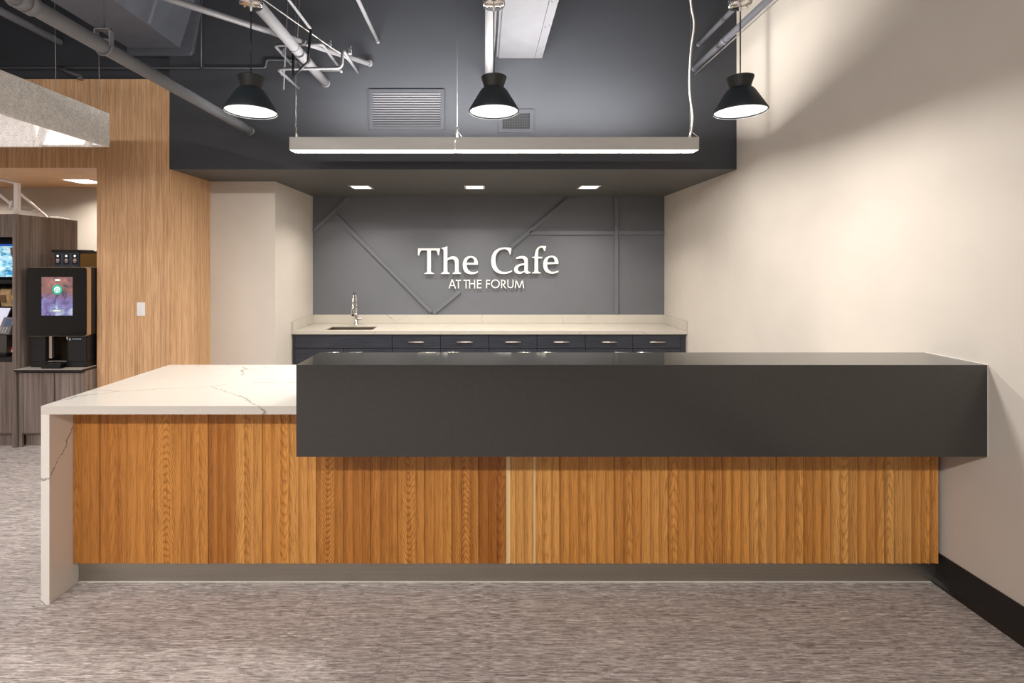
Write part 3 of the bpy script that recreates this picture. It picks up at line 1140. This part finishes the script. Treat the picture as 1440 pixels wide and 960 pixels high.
# ------------------------------------------------------------------ pipes, ducts and conduits under the ceiling
YE = YS - .002       # where pipes meet the bulkhead


def ypipe(name, label, px, py, y0, r, mat, collar=True):
    e = P(px, py, YE)
    pp = thing(name, label, 'pipe', (e.x, YE, e.z))
    obj('run', T([(e.x, y0, e.z), (e.x, YE, e.z)], r, 20), mat, pp)
    if collar:
        bm = bmesh.new()
        tube(bm, [(e.x, YE - .022, e.z), (e.x, YE, e.z)], r * 1.06, 20)
        obj('wall_collar', bm, mat, pp)
    return pp, e


pp, e = ypipe('sprinkler_main', 'thick grey pipe slanting down across the oak panel top', 352, 184, -1.0, .037, main_paint)
for px in (40, 27):
    yy = abs(e.x) * F / (VX - px)
    obj('coupling', T([(e.x, yy - .02, e.z), (e.x, yy + .02, e.z)], .045, 20), main_paint, pp)
yy = abs(e.x) * F / (VX - 146)
bm = bmesh.new()
tube(bm, [(e.x + .041 * math.cos(a), yy, e.z + .041 * math.sin(a)) for a in [PI * 2 * k / 24 for k in range(25)]], .006, 6)
box(bm, e.x - .042, e.x - .036, yy - .015, yy + .015, e.z, e.z + .09)
box(bm, e.x + .036, e.x + .042, yy - .015, yy + .015, e.z, e.z + .09)
box(bm, e.x - .042, e.x + .042, yy - .015, yy + .015, e.z + .086, e.z + .092)
hg = obj('clevis_hanger', bm, main_paint, pp)
obj('hanger_rod', T([(e.x, yy, e.z + .09), (e.x, yy, ZC - .001)], .006, 8), pipe_mid, hg)
pp, e = ypipe('sprinkler_branch', 'light grey pipe running behind the left pendant into the wall', 458, 117, -.6, .037, pipe_light)
yy = abs(e.x) * F / (VX - 413)
obj('coupling', T([(e.x, yy - .004, e.z), (e.x, yy + .004, e.z)], .0385, 20), pipe_mid, pp)
# trapeze hanger of that branch
bm = bmesh.new()
Yt = 3.6
tube(bm, [P(437, 42, Yt), P(433, 87, Yt), P(412, 108, Yt), P(412, 72, Yt)], .010, 8)
obj('sway_brace', bm, black, pp)
ypipe('conduit_pipe', 'thin pale conduit entering the wall above the wide grille', 531.5, 59, .5, .015, pipe_light)
ypipe('drain_pipe', 'vertical looking pale pipe directly behind the middle pendant cord', 687.5, 109, .6, .036, pipe_light)
ypipe('conduit_pipe', 'short grey pipe behind the right pendant canopy, the upper of two', 982, 63, .5, .0185, pipe_mid)
pp, e = ypipe('conduit_pipe', 'long grey pipe behind the right pendant cord, the lower of two', 976, 96.5, -.5, .0235, pipe_mid)
yy = e.x * F / (1019 - VX)
obj('coupling', T([(e.x, yy - .02, e.z), (e.x, yy + .02, e.z)], .0275, 16), pipe_mid, pp)
e = P(975.5, 100.5, YE)
single('cable_tray_wire', T([(e.x + .012, -.5, e.z - .02), (e.x + .012, YE, e.z - .02)], .005, 8), wire_g, 'thin wire running just below the lower right pipe', 'wire')
e = P(84, 59, YE + .03)
single('drain_stub', T([(e.x, 0, e.z), (e.x, YE + .028, e.z)], .03, 16), main_paint, 'dark pipe at the far upper left, ending above the oak panel', 'pipe')
# pipe that crosses at a slant
a, b_ = P(520, 89.7, YE - .012), P(238, -1.5, 3.05)
d = (b_ - a).normalized()
sl = thing('slanting_pipe', 'slim pale pipe crossing slantwise behind the left pendant cord', 'pipe', a)
obj('run', T([a, b_ + d * 1.5], .021, 16), pipe_light, sl)
obj('wall_collar', T([a, a - Vector((0, .02, 0))], .026, 14), pipe_light, sl)
# wall conduit
Yc = YE - .012
ct = thing('wall_conduit', 'thin grey conduit running level along the dark wall with a step up', 'conduit', P(200, 95.5, Yc))
obj('run', T(bend([P(-60, 95, Yc), P(374, 95.6, Yc), P(374.5, 84, Yc), P(417, 85, Yc), P(426, 94, Yc)], .03), .008, 8), pipe_mid, ct)
for px in (84, 285):
    p = P(px, 95.3, Yc)
    obj('clamp', B(p.x - .014, p.x + .014, Yc - .014, YE, p.z - .022, p.z + .022, bev=.003), pipe_dark, ct)
p = P(285, 95, Yc)
obj('hanger_rod', T([(p.x, Yc - .02, p.z), (p.x, Yc - .02, ZC - .001)], .005, 6), pipe_mid, ct)
bm = bmesh.new()
p0, p1 = P(80, 94, Yc - .01), P(113, 107, 3.95)
tube(bm, [p0, (p1.x, p1.y, p1.z)], .012, 8)
tube(bm, [p1, p1 - Vector((0, 0, .03))], .018, 8)
obj('sprinkler_drop', bm, pipe_mid, ct)
# offset conduit loops beside the branch pipe
lp = thing('conduit_loop', 'pale bent conduit loops crossing the branch pipe beside the wide grille', 'conduit', P(430, 95, 3.8))
r = .0115
obj('upper_loop', T(bend([P(411, 92.5, 4.19), P(386, 63.5, 3.74), P(453, 62, 3.74), P(476, 93.5, 4.19)], .04), r, 10), pipe_light, lp)
obj('lower_loop', T(bend([P(420, 124, 4.2), P(390, 97, 3.72), P(481, 95.5, 3.72), P(482, 69.5, 3.71), P(503, 102, 4.2)], .04), r, 10), pipe_light, lp)
obj('short_stub', T([P(452, 99, 4.0), P(479, 98.5, 4.0), P(480.5, 102, 4.0)], .009, 8), pipe_light, lp)
for px, py, Yq in ((398, 77, 3.99), (397, 104, 3.86), (492, 74, 3.8), (464, 66, 3.9)):
    p = P(px, py, Yq)
    bm = bmesh.new()
    box(bm, p.x - .012, p.x + .012, Yq - .015, Yq + .015, p.z - .012, p.z + .03, bev=.003)
    tube(bm, [p + Vector((0, 0, .03)), p + Vector((.008, 0, .055))], .006, 8)
    obj('clamp', bm, pipe_light, lp)
a, b_ = P(398.8, 126, 3.9), P(404, 0, 3.9)
obj('hanger_rod', T([a, a + (b_ - a) * ((ZC - .001 - a.z) / (b_.z - a.z))], .007, 8), pipe_mid, lp)
a, b_ = P(418, 60, 3.9), P(421, 0, 3.9)
obj('hanger_rod', T([a, a + (b_ - a) * ((ZC - .001 - a.z) / (b_.z - a.z))], .003, 6), pipe_mid, lp)
a, b_ = P(437, 41, 3.6), P(406, 0, 3.42)
single('brace_rod', T([a, a + (b_ - a) * ((ZC - .001 - a.z) / (b_.z - a.z))], .010, 10), pipe_light, 'pale slanted brace rod above the branch pipe', 'rod')
c = spline([P(340, -22, 3.2), P(371, 0, 3.3), P(420, 34.5, 3.55), P(463, 65, 3.8), P(485, 80, 3.95), P(504, 103, YE - .004)])
single('white_cable', T(c, .0042, 8), M('grey_white_cord', lin(150, 147, 144), .6).m, 'thin white cable sagging diagonally past the branch pipe to the wall', 'cable')

# ducts
dx0, dx1, dx2, dz = P(185, 70, YE).x, P(257, 70, YE).x, P(279.5, 0, YE).x, P(257, 70, YE).z
du = thing('large_air_duct', 'large grey sheet metal air duct at the upper left', 'duct', ((dx0 + dx1) / 2, 3, dz))
bm = bmesh.new()
prism(bm, [(dx0, -1, dz), (dx1, -1, dz), (dx2, -1, ZC - .001), (dx0, -1, ZC - .001)], (0, YE - .04 + 1, 0))
obj('sheet_body', bm, duct_paint, du)
bm = bmesh.new()
prism(bm, [(dx0 - .01, YE - .04, dz - .055), (dx1 + .075, YE - .04, dz - .055), (dx1 + .10, YE - .04, dz - .03), (dx2 + .035, YE - .04, ZC - .001), (dx0 - .01, YE - .04, ZC - .001)], (0, .04, 0))
obj('flange', bm, duct_paint, du)
for k in range(3):
    yy = 3.0 + k * .38
    f_ = lambda z: dx1 + (dx2 - dx1) * (z - dz) / (ZC - dz)
    bm = bmesh.new()
    prism(bm, [(dx1 + .001, yy, dz + .01), (dx1 + .012, yy + .02, dz + .012), (dx1 + .001, yy + .04, dz + .01)], (dx2 - dx1, 0, ZC - dz - .02))
    obj('seam_rib', bm, duct_paint, du)
fx0, fx1, fz = P(698, 82, YE).x, P(762, 82, YE).x, P(760, 82, YE).z
fd = thing('flat_duct', 'pale flat duct under the ceiling right of the middle pendant cord', 'duct', ((fx0 + fx1) / 2, 3, fz))
obj('duct_body', B(fx0 + .02, fx1 - .062, -.5, YE - .002, fz, ZC - .001), duct_light, fd)
obj('edge_strip', B(fx1 - .06, fx1, -.5, YE - .012, fz - .004, ZC - .001), duct_light, fd)
obj('edge_strip', B(fx0, fx0 + .018, -.5, YE - .002, fz + .012, ZC - .001), duct_light, fd)
bm = bmesh.new()
for yy in (3.95, 3.6, 3.25, 4.1, 2.9):
    for s in (.018, .042):
        tube(bm, [(fx1 - s, yy + s, fz - .007), (fx1 - s, yy + s, fz - .003)], .005, 8)
obj('screws', bm, pipe_dark, fd)

# ------------------------------------------------------------------ alcove: coffee station and snack shelf
YA = 4.07
XT = -3.81           # right side of the tall shelf unit
XK1 = -3.266
cc = thing('coffee_cabinet', 'grey woodgrain cabinet with two doors under the coffee machine', 'cabinet', (-3.53, 4.4, 0))
zc1 = .642
obj('carcass', B(XT + .013, XK1, YA + .022, 5.2, .1, zc1 - .022), grey_wood, cc)
obj('toe_kick', B(XT + .03, XK1 - .01, YA + .05, 5.1, .0, .1), grey_wood, cc)
obj('filler', B(XT + .012, XT + .036, YA + .004, YA + .022, 0, zc1 - .026), grey_wood, cc)
xa, xb = XT + .040, XK1
xmid = PXx(76.5, YA)
for q0, q1 in ((xa, xmid - .003), (xmid + .003, xb)):
    obj('door', B(q0, q1, YA, YA + .02, PZ(609, YA), zc1 - .03, bev=.002), grey_wood, cc)
obj('counter_slab', B(XT + .004, XK1 + .002, YA - .03, 5.2, zc1 - .02, zc1 - .002), black, cc)
obj('counter_surface', B(XT + .006, XK1, YA - .027, 5.2, zc1 - .002, zc1), M('pale_laminate', lin(196, 184, 172), .3).m, cc)

# coffee machine
KX0, KX1, KY0 = PXx(42, 4.13), PXx(122, 4.13), 4.13
km = thing('coffee_machine', 'black touchscreen coffee machine on the grey alcove cabinet', 'coffee machine', (-3.5, 4.35, zc1))
kz = zc1 + .002
zmid = PZ(472, 4.1)
ztop = PZ(376, 4.1)
obj('base', B(KX0, KX1, KY0, 4.62, kz, kz + .045, bev=.004), black, km)
obj('left_column', B(KX0, PXx(64, KY0), KY0, 4.62, kz + .046, zmid, bev=.004), black, km)
obj('right_column', B(PXx(95, KY0), KX1, KY0, 4.62, kz + .046, zmid, bev=.004), black, km)
obj('brew_bay', B(PXx(64, KY0) + .001, PXx(95, KY0) - .001, KY0 + .14, 4.6, kz + .046, zmid), mk_steel('bay_steel', lin(150, 132, 112), .3), km)
bm = bmesh.new()
box(bm, PXx(66, KY0), PXx(70, KY0), KY0 + .02, KY0 + .04, kz + .07, zmid)
obj('bay_edge', bm, nickel, km)
bm = bmesh.new()
tube(bm, [(PXx(88, KY0), KY0 + .07, zmid - .05), (PXx(88, KY0), KY0 + .07, zmid)], .025, 14)
obj('dispense_nozzle', bm, chrome, km)
obj('drip_tray', B(PXx(58, 4.08), PXx(86, 4.08), 4.075, KY0 - .001, kz - .001, kz + .038, bev=.004), black_gloss, km)
obj('drip_grate', B(PXx(60, 4.08), PXx(86, 4.08), KY0 + .002, KY0 + .13, kz + .0455, kz + .052), chrome, km)
hd = obj('head', B(PXx(39, 4.1), PXx(121, 4.1), 4.10, 4.60, zmid, ztop, bev=.006), black, km)
bm = bmesh.new()
x0, x1 = PXx(38.5, 4.095), PXx(121.5, 4.095)
rr = .02
pts = []
for cx, cz, a0 in ((x1 - rr, ztop - rr, 0), (x0 + rr, ztop - rr, 90), (x0 + rr, zmid + rr, 180), (x1 - rr, zmid + rr, 270)):
    for k in range(6):
        a = math.radians(a0 + 18 * k)
        pts.append((cx + rr * math.cos(a), 4.092, cz + rr * math.sin(a)))
prism(bm, pts, (0, .0075, 0))
fp = obj('front_glass', bm, black_gloss, km)
champ = M('champagne_metal', lin(196, 172, 140), .35, metal=.7).m
bm = bmesh.new()
pts2 = [((x - (x0 + x1) / 2) * 1.008 + (x0 + x1) / 2, 4.0998, (z - (zmid + ztop) / 2) * 1.012 + (zmid + ztop) / 2) for x, y, z in pts]
prism(bm, pts2, (0, .042, 0))
obj('bezel', bm, champ, km)


def mk_screen():
    m = M('coffee_screen', (0.02, 0.02, 0.02, 1), .15)
    tc = m.n('ShaderNodeTexCoord')
    sp_ = m.n('ShaderNodeSeparateXYZ')
    m.l(tc.outputs['Generated'], sp_.inputs[0])
    f = m.noise(tc.outputs['Generated'], 3.2, 3, .6, .8)
    f2 = m.noise(tc.outputs['Generated'], 26, 3, .7)
    top = m.ramp(f, [(.36, lin(70, 84, 104)), (.45, lin(150, 104, 100)), (.6, lin(170, 120, 114)), (.7, lin(205, 140, 130))])
    bot = m.ramp(f, [(.36, lin(92, 92, 128)), (.46, lin(150, 128, 190)), (.56, lin(140, 150, 200)), (.68, lin(214, 220, 240))])
    bot = m.mix(bot, m.ramp(f2, [(.4, (.7, .7, .75)), (.6, (1.15, 1.15, 1.2))]), .6, 'MULTIPLY')
    k = m.ramp(sp_.outputs[2], [(.38, (0, 0, 0)), (.6, (1, 1, 1))])
    c = m.mix(bot, top, k)
    m.l(c, m.b.inputs['Emission Color'])
    m.b.inputs['Emission Strength'].default_value = .8
    return m.m


Ys = 4.0908
a, b_ = P(58.3, 389.3, Ys), P(102, 443.5, Ys)
sc = obj('screen', B(a.x, b_.x, Ys, 4.0918, b_.z, a.z), mk_screen(), km)
green = M('screen_green', lin(30, 140, 110), .3, emit=lin(60, 190, 160), estr=.55).m
scw = M('screen_white', lin(230, 240, 240), .3, emit=lin(225, 245, 240), estr=.5).m
scd = M('screen_grey', lin(120, 130, 140), .3, emit=lin(130, 140, 150), estr=.8).m


def disc(cx, cz, y, r, th, n=24, r0=0.0):
    bm = bmesh.new()
    if r0 <= 0:
        prism(bm, [(cx + r * math.cos(2 * PI * k / n), y, cz + r * math.sin(2 * PI * k / n)) for k in range(n)], (0, th, 0))
    else:
        for k in range(n):
            a0, a1 = 2 * PI * k / n, 2 * PI * (k + 1) / n
            prism(bm, [(cx + r * math.cos(a0), y, cz + r * math.sin(a0)), (cx + r * math.cos(a1), y, cz + r * math.sin(a1)), (cx + r0 * math.cos(a1), y, cz + r0 * math.sin(a1)), (cx + r0 * math.cos(a0), y, cz + r0 * math.sin(a0))], (0, th, 0))
    return bm


lg = P(80.5, 407, Ys)
obj('emblem_disc', disc(lg.x, lg.z, Ys - .0006, .040, .0005), scw, sc)
em = disc(lg.x, lg.z, Ys - .0012, .041, .0005, 24, .026)
for s in (-1, 1):
    for k in range(3):
        xx = lg.x + s * (.007 + .0055 * k)
        box(em, xx - .0016, xx + .0016, Ys - .0012, Ys - .0007, lg.z - .02 + .004 * k, lg.z + .012 - .006 * k)
box(em, lg.x - .006, lg.x + .006, Ys - .0012, Ys - .0007, lg.z + .010, lg.z + .013)
obj('emblem', em, green, sc)
a, b_ = P(77.5, 392.3, Ys), P(84, 394.8, Ys)
obj('caption', B(a.x, b_.x, Ys - .0006, Ys - .0001, b_.z, a.z), scw, sc)
a, b_ = P(70.5, 435, Ys), P(90, 438.5, Ys)
obj('screen_button', B(a.x, b_.x, Ys - .0006, Ys - .0001, b_.z, a.z), scd, sc)
a, b_ = P(75, 436.2, Ys), P(85, 437.4, Ys)
obj('button_text', B(a.x, b_.x, Ys - .001, Ys - .0007, b_.z, a.z), scw, sc)
bm = bmesh.new()
tick = P(98.5, 476.5, KY0)
prism(bm, [(tick.x - .008, KY0 - .0015, tick.z - .010), (tick.x + .008, KY0 - .0015, tick.z - .010), (tick.x, KY0 - .0015, tick.z + .012)], (0, .001, 0))
for k in range(5):
    p = P(103 + 2.6 * k, 476.5, KY0)
    box(bm, p.x - .005, p.x + .005, KY0 - .0015, KY0 - .0005, p.z - .004, p.z + .004)
obj('brand_mark', bm, scd, km)

# bean hopper and the amber bin
ho = thing('bean_hopper', 'dark bean hopper with three labels on top of the coffee machine', 'hopper', (-3.4, 4.3, ztop))
Yh = 4.24
a, b_ = P(76, 352, Yh), P(111, 374, Yh)
zt2 = ztop + .003
bm = bmesh.new()
box(bm, a.x, b_.x, Yh, 4.4, zt2, a.z - .018, bev=.003)
smoke = M('smoked_plastic', lin(58, 64, 74), .12).m
obj('bin', bm, smoke, ho)
obj('lid', B(a.x - .014, b_.x + .002, Yh - .01, 4.405, a.z - .017, a.z + .006, bev=.003), black, ho)
for px in (81.5, 93.5, 105.5):
    p = P(px, 364, Yh)
    lb = obj('label', B(p.x - .023, p.x + .023, Yh - .002, Yh - .0004, p.z - .048, p.z + .044, bev=.0), black_matte, ho)
    obj('label_icon', disc(p.x, p.z + .026, Yh - .003, .010, .0009, 12), scw, lb)
    bm = bmesh.new()
    for k, wq in enumerate((.012, .015, .010)):
        box(bm, p.x - wq, p.x + wq, Yh - .003, Yh - .0021, p.z - .006 - k * .012, p.z + .001 - k * .012)
    obj('label_text', bm, M('label_pink', lin(205, 180, 176), .5).m, lb)
am = M('amber_plastic', lin(104, 72, 26), .12)
am = am.m
bn = thing('amber_bin', 'amber brown clear bin beside the bean hopper', 'bin', (-3.35, 4.6, ztop))
a, b_ = P(112.5, 353, 4.3), P(150, 375, 4.3)
a.x = b_.x * 0 + PXx(111, Yh) + .004
obj('bin', B(a.x, XK1 - .004, Yh + .004, 4.42, zt2, a.z - .02, bev=.004), am, bn)
obj('lid', B(a.x - .003, XK1 - .002, Yh - .002, 4.425, a.z - .019, a.z - .002, bev=.003), black, bn)

# tall snack shelf at the far left
ts = thing('snack_shelf', 'tall grey woodgrain snack shelf unit at the left edge', 'shelf unit', (-4.4, 4.4, 0))
zT = PZ(301, YA)
X9 = -5.0
obj('side_panel', B(XT - .028, XT, YA - .01, 4.68, 0, zT, bev=.001), grey_wood, ts)
obj('side_panel', B(X9, X9 + .028, YA - .01, 4.68, 0, zT, bev=.001), grey_wood, ts)
obj('fascia', B(X9 + .029, XT - .029, YA, YA + .02, PZ(333, YA), zT), grey_wood, ts)
obj('back_panel', B(X9 + .029, XT - .029, 4.65, 4.68, .1, zT), black_matte, ts)
obj('top_panel', B(X9 + .029, XT - .029, YA + .021, 4.65, zT - .025, zT), grey_wood, ts)
zsh = PZ(390, 4.2)
obj('shelf', B(X9 + .029, XT - .029, 4.16, 4.649, zsh - .05, zsh - .02), black_matte, ts)
zsn = PZ(431.5, 4.3)
obj('shelf', B(X9 + .029, XT - .029, 4.28, 4.649, zsn - .02, zsn), black_matte, ts)
zct = PZ(502.5, YA)
obj('counter_slab', B(X9 + .029, XT - .029, YA - .008, 4.649, zct - .032, zct), black, ts)
obj('door', B(X9 + .031, XT - .031, YA, YA + .02, PZ(609, YA), zct - .036, bev=.002), grey_wood, ts)
obj('base_box', B(X9 + .029, XT - .029, YA + .021, 4.649, .1, zct - .033), grey_wood, ts)
obj('toe_kick', B(X9 + .029, XT - .029, YA + .05, 4.6, 0, .1), grey_wood, ts)


def mk_poster():
    m = M('shelf_picture', (.1, .1, .1, 1), .2)
    tc = m.n('ShaderNodeTexCoord')
    f = m.noise(tc.outputs['Generated'], 7, 4, .6, .6)
    c = m.ramp(f, [(.34, lin(40, 80, 110)), (.44, lin(110, 180, 215)), (.55, lin(165, 215, 235)), (.68, lin(225, 240, 245))])
    m.color(c)
    m.l(c, m.b.inputs['Emission Color'])
    m.b.inputs['Emission Strength'].default_value = .55
    return m.m


Yq = 4.2
po = thing('backlit_picture', 'pale blue backlit picture panel in the snack shelf top', 'picture', (-4.3, Yq, zsh))
a, b_ = P(-60, 337, Yq), P(29, 389, Yq)
obj('panel', B(a.x, b_.x, Yq, Yq + .012, b_.z, a.z), mk_poster(), po)
blue = M('picture_blue', lin(30, 80, 170), .3, emit=lin(30, 80, 170), estr=.6).m
obj('top_band', B(a.x, b_.x, Yq - .001, Yq - .0002, P(0, 346, Yq).z, P(0, 343, Yq).z), blue, po)
obj('dark_band', B(a.x, b_.x, Yq - .001, Yq - .0002, P(0, 343, Yq).z, a.z), black_matte, po)
brown = M('picture_brown', lin(130, 90, 66), .3)
_f = brown.noise(brown.coords(), 70, 3, .7)
brown.color(brown.ramp(_f, [(.35, lin(70, 44, 36)), (.5, lin(150, 104, 80)), (.65, lin(215, 190, 170))], 'CONSTANT'))
bm = bmesh.new()
prism(bm, [P(x, y, Yq - .001) for x, y in ((14, 348), (22, 348), (24, 368), (20, 367), (15.5, 358))], (0, .0008, 0))
obj('picture_patch', bm, brown.m, po)
bm = bmesh.new()
prism(bm, [P(x, y, Yq - .001) for x, y in ((9, 386), (12.5, 381.5), (18.5, 380.5), (20, 386))], (0, .0008, 0))
obj('picture_patch', bm, M('picture_cyan', lin(40, 140, 200), .3, emit=lin(40, 140, 200), estr=.5).m, po)


def bag(px0, px1, py0, py1, Y, mat, label, name='snack_bag', lean=0.0):
    a, b_ = P(px0, py0, Y), P(px1, py1, Y)
    th = thing(name, label, 'snack bag', ((a.x + b_.x) / 2, Y, b_.z))
    bm = bmesh.new()
    nx, nz = 8, 8
    for side in (-1, 1):
        g = [[None] * (nz + 1) for _ in range(nx + 1)]
        for i in range(nx + 1):
            for k in range(nz + 1):
                u, v = i / nx, k / nz
                bulge = .035 * (math.sin(PI * u) ** .6 if 0 < u < 1 else 0) * (math.sin(PI * min(1, v * .92 + .0)) ** .7 if 0 < v < 1 else (.3 if v == 0 else 0))
                g[i][k] = bm.verts.new((a.x + (b_.x - a.x) * (u + lean * v), Y + .04 + side * bulge, b_.z + (a.z - b_.z) * v))
        for i in range(nx):
            for k in range(nz):
                f_ = bm.faces.new((g[i][k], g[i + 1][k], g[i + 1][k + 1], g[i][k + 1]))
                f_.smooth = True
    bmesh.ops.remove_doubles(bm, verts=bm.verts, dist=.0005)
    bmesh.ops.recalc_face_normals(bm, faces=bm.faces[:])
    obj('pouch', bm, mat, th)
    return th, a, b_


tan = M('kraft_paper', lin(206, 172, 124), .6)
_f = tan.noise(tan.coords(), 40, 3)
tan.color(tan.ramp(_f, [(.4, lin(196, 160, 112)), (.6, lin(216, 184, 138))]))
th, a, b_ = bag(-5, 13.5, 404, 431, 4.3, tan.m, 'tan paper snack bag on the dark shelf at the left edge', lean=-.08)
obj('print_panel', B(a.x + .03, a.x + .075, 4.302, 4.3035, b_.z + .04, b_.z + .1), M('bag_brown', lin(120, 88, 56), .6).m, th)
red = M('red_foil', lin(206, 22, 26), .35).m
th, a, b_ = bag(15, 26, 403.5, 431, 4.3, red, 'red foil snack bag next to the grey shelf side')
obj('print_panel', B(a.x + .006, b_.x - .006, 4.302, 4.3035, b_.z + .065, b_.z + .095), M('bag_yellow', lin(240, 190, 40), .5).m, th)

# payment kiosk and card terminal
kk = thing('payment_kiosk', 'grey tablet payment kiosk on the snack shelf counter', 'kiosk', (-4.05, 4.2, zct))
bm = bmesh.new()
prism(bm, [P(-40, 470, 4.16), P(9.5, 471, 4.16), P(9, 499, 4.16), P(-40, 500, 4.16)], (0, .12, 0))
obj('pedestal', bm, M('kiosk_grey', lin(74, 70, 66), .4).m, kk)
bm = bmesh.new()
box(bm, PXx(-40, 4.14), PXx(10.5, 4.14), 4.13, 4.32, zct + .001, zct + .022, bev=.003)
obj('foot', bm, black, kk)
bm = bmesh.new()
prism(bm, [P(-40, 430.5, 4.16), P(18, 431, 4.16), P(5, 461, 4.10), P(-40, 461, 4.10)], (0, .03, -.01))
hd = obj('tablet', bm, black, kk)
bm = bmesh.new()
prism(bm, [P(-40, 432.5, 4.155), P(15, 433, 4.155), P(3, 459, 4.097), P(-40, 459, 4.097)], (0, .003, -.001))
obj('tablet_screen', bm, M('kiosk_screen', lin(190, 190, 205), .2, emit=lin(205, 205, 222), estr=.55).m, hd)
ctm = thing('card_terminal', 'grey card payment terminal with keypad mounted before the kiosk', 'card reader', P(8, 458, 4.08))
bm = bmesh.new()
q = [P(5.5, 446, 4.09), P(21, 446, 4.09), P(11.5, 470, 4.05), P(-4, 469, 4.05)]
prism(bm, q, (0, .03, -.008))
obj('housing', bm, M('terminal_grey', lin(120, 116, 116), .35).m, ctm)
bm = bmesh.new()
prism(bm, [P(9, 448, 4.085), P(17.5, 448, 4.085), P(14, 458, 4.066), P(5, 458, 4.066)], (0, .002, -.001))
obj('display', bm, M('terminal_display', lin(70, 80, 100), .15, emit=lin(80, 92, 116), estr=.4).m, ctm)
key = M('terminal_key', lin(178, 174, 172), .4).m
for i in range(3):
    for k in range(3):
        bm = bmesh.new()
        p = P(2.5 + 4 * i - 1.1 * k, 461 + 2.7 * k, 4.062 - .005 * k)
        box(bm, p.x - .007, p.x + .007, p.y - .006, p.y - .002, p.z - .005, p.z + .005)
        obj('key', bm, key, ctm)
bm = bmesh.new()
box(bm, q[3].x + .03, q[3].x + .06, 4.085, 4.158, q[3].z + .01, q[3].z + .04)
obj('mount_arm', bm, black, ctm)
a, b_ = P(12, 492, 4.2), P(24, 502, 4.2)
cbx = thing('candy_box', 'small pink candy box on the snack shelf counter', 'box', ((a.x + b_.x) / 2, 4.2, zct))
hh = .062
obj('carton', B(a.x, b_.x, 4.2, 4.27, zct + .001, zct + hh, bev=.002), M('pink_carton', lin(220, 60, 110), .5).m, cbx)
obj('carton_print', B(a.x + .012, b_.x - .004, 4.1985, 4.1998, zct + .014, zct + .04), M('carton_cream', lin(240, 205, 170), .5).m, cbx)

# white rack frame on the tall unit
rk = thing('white_rack', 'white angled metal rack standing on the tall grey shelf', 'rack', (-3.9, 4.15, zT))
Yr = 4.14
p0, p1 = P(21.5, 257, Yr), P(21.5, 299, Yr)
obj('post', B(PXx(19, Yr), PXx(24.5, Yr), Yr, Yr + .03, zT + .0008, p0.z), white_metal, rk)
obj('top_bar', T([P(21, 257.5, Yr + .015), P(-30, 245, Yr + .015)], .009, 8), white_metal, rk)
obj('brace', T([P(24.5, 269, Yr + .015), (PXx(67, 4.5), 4.5, zT + .01)], .011, 8), white_metal, rk)
obj('brace', T([P(19, 290, Yr + .015), P(-10, 266, Yr + .015)], .011, 8), white_metal, rk)
obj('hook', T([P(16, 282, Yr - .01), P(14, 288, Yr - .01), P(14, 295, Yr - .01)], .006, 8), white_metal, rk)
c = spline([P(26.5, 294, Yr + .04), P(35, 294.5, 4.25), P(48, 296.5, 4.38), P(60, 300, 4.5), (PXx(75, 4.6), 4.6, zT + .008)])
single('black_cable', T(c, .004, 6), black, 'thin dark cable lying over the tall shelf top', 'cable')
c = spline([(PXx(68, 4.45), 4.45, zT + .01), (PXx(84, 4.55), 4.55, zT + .018), (PXx(94, 4.6), 4.62, zT + .006)])
single('loose_cable', T(c, .004, 6), cord_w, 'short white cable at the back of the tall shelf top', 'cord')
